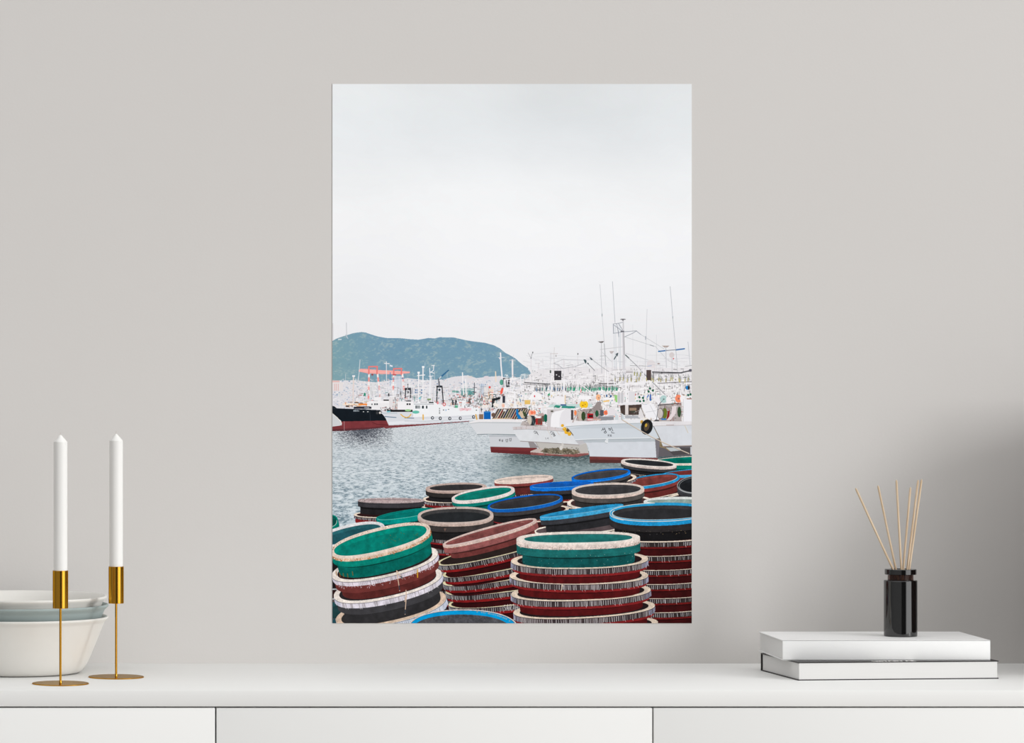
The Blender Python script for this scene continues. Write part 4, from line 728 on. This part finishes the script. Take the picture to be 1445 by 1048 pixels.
# ---------------------------------------------------------------- the poster on the wall
def print_material(name):
    px = paint_print()
    h, w = px.shape[:2]
    img = bpy.data.images.new('harbour_print', w, h)
    buf = np.ones((h, w, 4), np.float32); buf[..., :3] = px[::-1]
    img.pixels.foreach_set(buf.ravel()); img.update(); img.pack()
    m = bpy.data.materials.new(name); m.use_nodes = True
    nt = m.node_tree; b = nt.nodes['Principled BSDF']
    b.inputs['Roughness'].default_value = .8; b.inputs['Specular IOR Level'].default_value = .05
    uv = nt.nodes.new('ShaderNodeUVMap'); t = nt.nodes.new('ShaderNodeTexImage'); t.image = img; t.extension = 'EXTEND'
    nt.links.new(uv.outputs[0], t.inputs[0]); nt.links.new(t.outputs[0], b.inputs['Base Color'])
    return m
def build_poster():
    xa, za = at(PX0, 0, PY1); xb, zb = at(PX1, 0, PY0)
    bm = box(xa, xb, -.0011, -.0004, za, zb)
    uvl = bm.loops.layers.uv.new('UVMap')
    for f in bm.faces:
        f.material_index = 1 if f.normal.y < -.9 else 0
        for l in f.loops: l[uvl].uv = ((l.vert.co.x - xa) / (xb - xa), (l.vert.co.z - za) / (zb - za))
    m_paper = material('poster_paper', srgb(236, 235, 233), .8, spec=.1, noise=.01)
    o = obj('poster', bm, [m_paper, print_material('harbour_photo_print')])
    tag(o, 'tall unframed photo poster of fishing boats and stacked tubs hung on the wall', 'poster')
build_poster()

# ---------------------------------------------------------------- the white sideboard
TOP = .75; SLAB = .7253; FRONT = -.523; GAP = .0023
XS = [at(-312.5, FRONT), at(304.5, FRONT), at(921.5, FRONT), at(1538.5, FRONT), at(2155.5, FRONT)]
tag(obj('worktop', box(XS[0] - .0005, XS[4] + .0005, FRONT, 0, SLAB, TOP, .0012, 2), M_WHITE, smooth=40),
    'long white worktop slab with slim front edge below the poster', 'worktop')
def cabinet(x0, x1, label):
    cx = (x0 + x1) / 2
    t = thing('cabinet_unit', label, 'cabinet', (cx, FRONT / 2, 0), 0, 'white cabinet units under the worktop')
    L = lambda *a, **k: box(a[0] - cx, a[1] - cx, a[2] - FRONT / 2, a[3] - FRONT / 2, a[4], a[5], **k)
    obj('body', L(x0 + .0004, x1 - .0004, FRONT + .019, 0, .07, SLAB), M_WHITE, t)
    obj('plinth', L(x0 + .0004, x1 - .0004, FRONT + .06, -.02, 0, .07), M_INSIDE, t)
    g = GAP / 2
    for z0, z1 in ((.40, SLAB - GAP), (.075, .40 - GAP)):
        obj('drawer_front', L(x0 + g, x1 - g, FRONT, FRONT + .019, z0, z1, bevel=.0007), M_WHITE, t, smooth=40)
    return t
cabinet(XS[0], XS[1], 'white handleless drawer cabinet below the bowls and brass candlesticks')
cabinet(XS[1], XS[2], 'white handleless drawer cabinet centred below the harbour poster')
cabinet(XS[2], XS[3], 'white handleless drawer cabinet below the two books')
cabinet(XS[3], XS[4], 'white handleless drawer cabinet at the right end, below the added vase')

# ---------------------------------------------------------------- candlesticks and candles
def ground(v): return 2305.0 / (v - 545) - 5.9     # depth y of a worktop point seen on picture row v
def candle_set(px, v, lab_stick, lab_candle):
    y = ground(v); x = at(px, y)
    t = thing('candlestick', lab_stick, 'candlestick', (x, y, TOP), 0, 'brass candlesticks')
    obj('base', lathe([(0, 0), (.0432, 0), (.0440, .0004), (.0440, .0013), (.0434, .0017), (0, .0017)], 128), M_BRASS, t, smooth=14)
    obj('stem', lathe([(0, .0015), (.0024, .0015), (.0019, .0035), (.0018, .006), (.0018, .1185), (0, .1185)], 32), M_BRASS, t, smooth=14)
    obj('cup', lathe([(0, .1172), (.0117, .1172), (.0120, .1176), (.0120, .1182), (.0120, .1748), (.0120, .1754), (.0117, .1757), (.0112, .1757), (.0110, .1752), (.0110, .1200), (0, .1200)], 96), M_BRASS, t, smooth=14)
    c = obj('candle', lathe([(0, 0), (.0104, 0), (.01075, .0006), (.01075, .06), (.01075, .2535), (.01075, .2546), (.0103, .2556), (.0012, .2656), (0, .2658)], 96), M_WAX, smooth=14, loc=(x, y, TOP + .1201))
    tag(c, lab_candle, 'candle', 'white dinner candles')
    obj('wick', lathe([(0, .2650), (.0005, .2650), (.0004, .2700), (0, .2702)], 12), M_WICK, c, smooth=40)
candle_set(85.3, 964.6, 'brass candlestick standing in front of the stacked bowls, nearer the front', 'tall white candle in the brass holder in front of the bowls')
candle_set(163.9, 955.3, 'brass candlestick standing just right of the stacked bowls', 'tall white candle in the brass holder right of the bowls')

# ---------------------------------------------------------------- nested bowls
def bowl(name, label, mat, z, Rr, H, rb, sl=.405):
    wall = lambda h: Rr - .0066 - sl * (H - .0095 - h)
    T = .0042
    P = [(0, .0012), (rb - .012, .0012), (rb - .009, 0), (rb - .002, 0), (rb + .004, .0012)]
    hk = .030; rk = wall(hk)
    for i in range(1, 8):                         # rounded turn from foot to wall
        a = i / 8
        P.append(((1 - a) ** 2 * (rb + .004) + 2 * a * (1 - a) * (rk - sl * (hk - .003)) + a * a * rk, (1 - a) ** 2 * .0012 + 2 * a * (1 - a) * .003 + a * a * hk))
    P += [(rk, hk), (wall(H * .6), H * .6), (wall(H - .011), H - .011), (wall(H - .0085) + .0004, H - .0085), (Rr - .0022, H - .0052), (Rr - .0004, H - .0032), (Rr, H - .0016), (Rr - .0008, H - .0003), (Rr - .0022, H)]
    P += [(Rr - .0040, H - .0008), (Rr - .0066, H - .0042), (wall(H - .0095) - T + .0006, H - .0095), (wall(H * .6) - T, H * .6), (rk - T, hk + .001)]
    for i in range(7, 0, -1):
        a = i / 8
        P.append(((1 - a) ** 2 * (rb - .002) + 2 * a * (1 - a) * (rk - T - sl * (hk - .007)) + a * a * (rk - T), (1 - a) ** 2 * .0052 + 2 * a * (1 - a) * .0072 + a * a * (hk + .001)))
    P += [(rb - .006, .005), (0, .005)]
    o = obj(name, lathe(P, 160), mat, smooth=50, loc=(BX, BY, z))
    tag(o, label, 'bowl', 'nested bowls on the worktop')
BY = -.184; BX = at(22, BY)
bowl('bowl', 'large white bowl at the bottom of the nested stack, resting on the worktop', M_BOWL, TOP, .1500, .0912, .098)
bowl('bowl', 'grey-green bowl nested between the two white bowls', M_GREY, TOP + .0051, .1502, .1056, .088)
bowl('bowl', 'shallow-looking white bowl on top of the nested stack', M_BOWL, TOP + .0102, .1476, .1138, .078)

# ---------------------------------------------------------------- books
def book(name, label, loc, rz, w, d, h, cover, spine_front, bt=.0016):
    t = thing(name, label, 'book', loc, rz, 'books on the worktop')
    bm = box(0, w, 0, d, 0, bt, .0004, 1); box(0, w, 0, d, h - bt, h, .0004, 1, bm)
    if spine_front: box(0, w, 0, bt + .0004, .0002, h - .0002, .0005, 2, bm)
    else: box(0, w, d - bt - .0004, d, .0002, h - .0002, .0005, 2, bm)
    obj('cover', bm, cover, t, smooth=40)
    i = .0022
    if spine_front: pg = box(i, w - i, bt + .0004, d - i, bt, h - bt)
    else: pg = box(i, w - i, .0009, d - bt - .003, bt, h - bt)
    obj('pages', pg, M_PAGES, t)
    return t
HB = .0287
yf = ground(960.0); x0 = at(1126, yf)
low = book('book', 'black-covered book with white page edges, lower of the two, on the worktop', (x0, yf, TOP), R(6.0), .3255, .196, HB, M_BLACK, False)
up_y = -.308; HU = .0320
book('book', 'white hardcover book with white spine, upper of the two, under the diffuser', (at(1104.5, up_y), up_y, TOP + HB), 0, .3277, .197, HU, M_BOOKW, True)
def lettering():
    cu = bpy.data.curves.new('lettering', 'FONT'); cu.body = 'HISTORY OF'; cu.size = 1; cu.align_x = 'LEFT'; cu.offset = .03
    to = bpy.data.objects.new('lettering', cu); COL.objects.link(to)
    dg = bpy.context.evaluated_depsgraph_get()
    me = bpy.data.meshes.new_from_object(to.evaluated_get(dg))
    COL.objects.unlink(to); bpy.data.objects.remove(to); bpy.data.curves.remove(cu)
    bm = bmesh.new(); bm.from_mesh(me); bpy.data.meshes.remove(me)
    xs = [v.co.x for v in bm.verts]; ys = [v.co.y for v in bm.verts]
    bmesh.ops.translate(bm, vec=(-min(xs), -min(ys), 0), verts=bm.verts)
    sx = .0685 / (max(xs) - min(xs)); sy = .034 / (max(ys) - min(ys))
    bmesh.ops.scale(bm, vec=(sx, sy, 1), verts=bm.verts)
    bmesh.ops.translate(bm, vec=(.1232, -.0168, 0), verts=bm.verts)       # the title runs off the cover's front edge
    bmesh.ops.bisect_plane(bm, geom=bm.verts[:] + bm.edges[:] + bm.faces[:], plane_co=(0, .0006, 0), plane_no=(0, -1, 0), clear_outer=True)
    r = bmesh.ops.extrude_face_region(bm, geom=bm.faces[:])
    bmesh.ops.translate(bm, vec=(0, 0, .00012), verts=[v for v in r['geom'] if isinstance(v, bmesh.types.BMVert)])
    o = obj('lettering', bm, M_INK, low, loc=(0, 0, HB))
    o['label'] = 'white title lettering HISTORY OF on the black cover'
lettering()

# ---------------------------------------------------------------- reed diffuser
DZ = TOP + HB + HU; DY = -.218; DX = at(1270.8, DY)
bt = thing('diffuser_bottle', 'small black glass diffuser bottle standing on the white book', 'bottle', (DX, DY, DZ))
obj('body', lathe([(0, .0008), (.020, .0008), (.0215, 0), (.0252, 0), (.0260, .0006), (.0264, .0018), (.0264, .0026), (.0264, .0040), (.0264, .0872), (.0264, .0884), (.0260, .0895), (.0250, .0900), (.0165, .0900), (.0165, .0880), (.0236, .0866), (.0236, .0060), (0, .0060)], 128), M_GLASS, bt, smooth=14)
obj('neck', lathe([(.0165, .0900), (.0203, .0900), (.0203, .0988), (.0165, .0988), (.0165, .0900)], 96), M_NECK, bt, smooth=14)
obj('collar', lathe([(.0165, .0988), (.0244, .0988), (.0250, .0994), (.0250, .1068), (.0244, .1076), (.0172, .1076), (.0165, .1070), (.0165, .0988)], 128), M_GLASS, bt, smooth=14)
reeds = [((1207.2, 688.2), (1259.9, 802.5), -.004, -.010, 'leftmost pale reed in the diffuser, leaning furthest left'),
         ((1238.9, 684.6), (1264.0, 802.5), .005, .012, 'second pale diffuser reed from the left, leaning slightly left'),
         ((1264.9, 676.7), (1271.9, 802.5), -.006, -.012, 'middle pale diffuser reed standing almost upright'),
         ((1284.8, 687.0), (1274.7, 802.5), .004, .014, 'shorter pale diffuser reed just right of the upright one'),
         ((1295.7, 676.7), (1280.4, 802.5), .007, .020, 'pale diffuser reed second from the right, close beside the rightmost'),
         ((1300.6, 675.8), (1283.2, 802.5), -.006, -.013, 'rightmost pale reed in the diffuser, leaning right')]
def reed(tip, mouth, ym, yt, label):
    tx, tz = at(tip[0], DY + yt, tip[1]); mx, mz = at(mouth[0], DY + ym, mouth[1])
    T = Vector((tx - DX, yt, tz - DZ)); Mo = Vector((mx - DX, ym, mz - DZ))
    d = (Mo - T).normalized(); L = (Mo - T).length; rad = .00172
    while True:                                    # run down inside until it meets the glass
        p = T + d * (L + .001)
        if p.z < .0086 or math.hypot(p.x, p.y) > .0212: break
        L += .001
    bm = lathe([(0, 0), (rad, 0), (rad, L - .004), (rad * .55, L - .0006), (0, L)], 20)
    q = (-d).to_track_quat('Z', 'Y')
    o = obj('diffuser_reed', bm, M_REED, smooth=40)
    o.location = Vector((DX, DY, DZ)) + T + d * L; o.rotation_mode = 'QUATERNION'; o.rotation_quaternion = q
    tag(o, label, 'reed', 'diffuser reeds')
for a in reeds: reed(*a)

# ---------------------------------------------------------------- large vase added on the worktop out of view to shade the wall
VP = [(0, .003), (.120, .003), (.126, 0), (.146, 0), (.156, .006), (.186, .05), (.203, .11), (.204, .16), (.197, .22), (.182, .28), (.158, .335), (.126, .378), (.096, .405), (.082, .418), (.078, .430), (.082, .444), (.081, .447),
      (.074, .441), (.070, .430), (.074, .414), (.090, .397), (.120, .368), (.150, .328), (.174, .276), (.189, .22), (.196, .16), (.195, .11), (.178, .056), (.150, .014), (0, .012)]
def smooth_profile(P, n=5):
    Q = [P[0]] + P + [P[-1]]; out = []
    for i in range(1, len(Q) - 2):
        for k in range(n):
            t = k / n
            out.append(tuple(.5 * (2 * b + (c - a) * t + (2 * a - 5 * b + 4 * c - d) * t * t + (3 * b - a - 3 * c + d) * t ** 3) for a, b, c, d in zip(Q[i - 1], Q[i], Q[i + 1], Q[i + 2])))
    return out + [P[-1]]
VP = VP[:4] + smooth_profile(VP[4:16]) + smooth_profile(VP[16:-1]) + VP[-1:]
tag(obj('shadow_vase', lathe(VP, 128), M_SHADOW_VASE, smooth=60, loc=(1.07, -.225, TOP)), 'large round dark stoneware vase added out of view right of the books to shade the wall', 'shadow_vase')
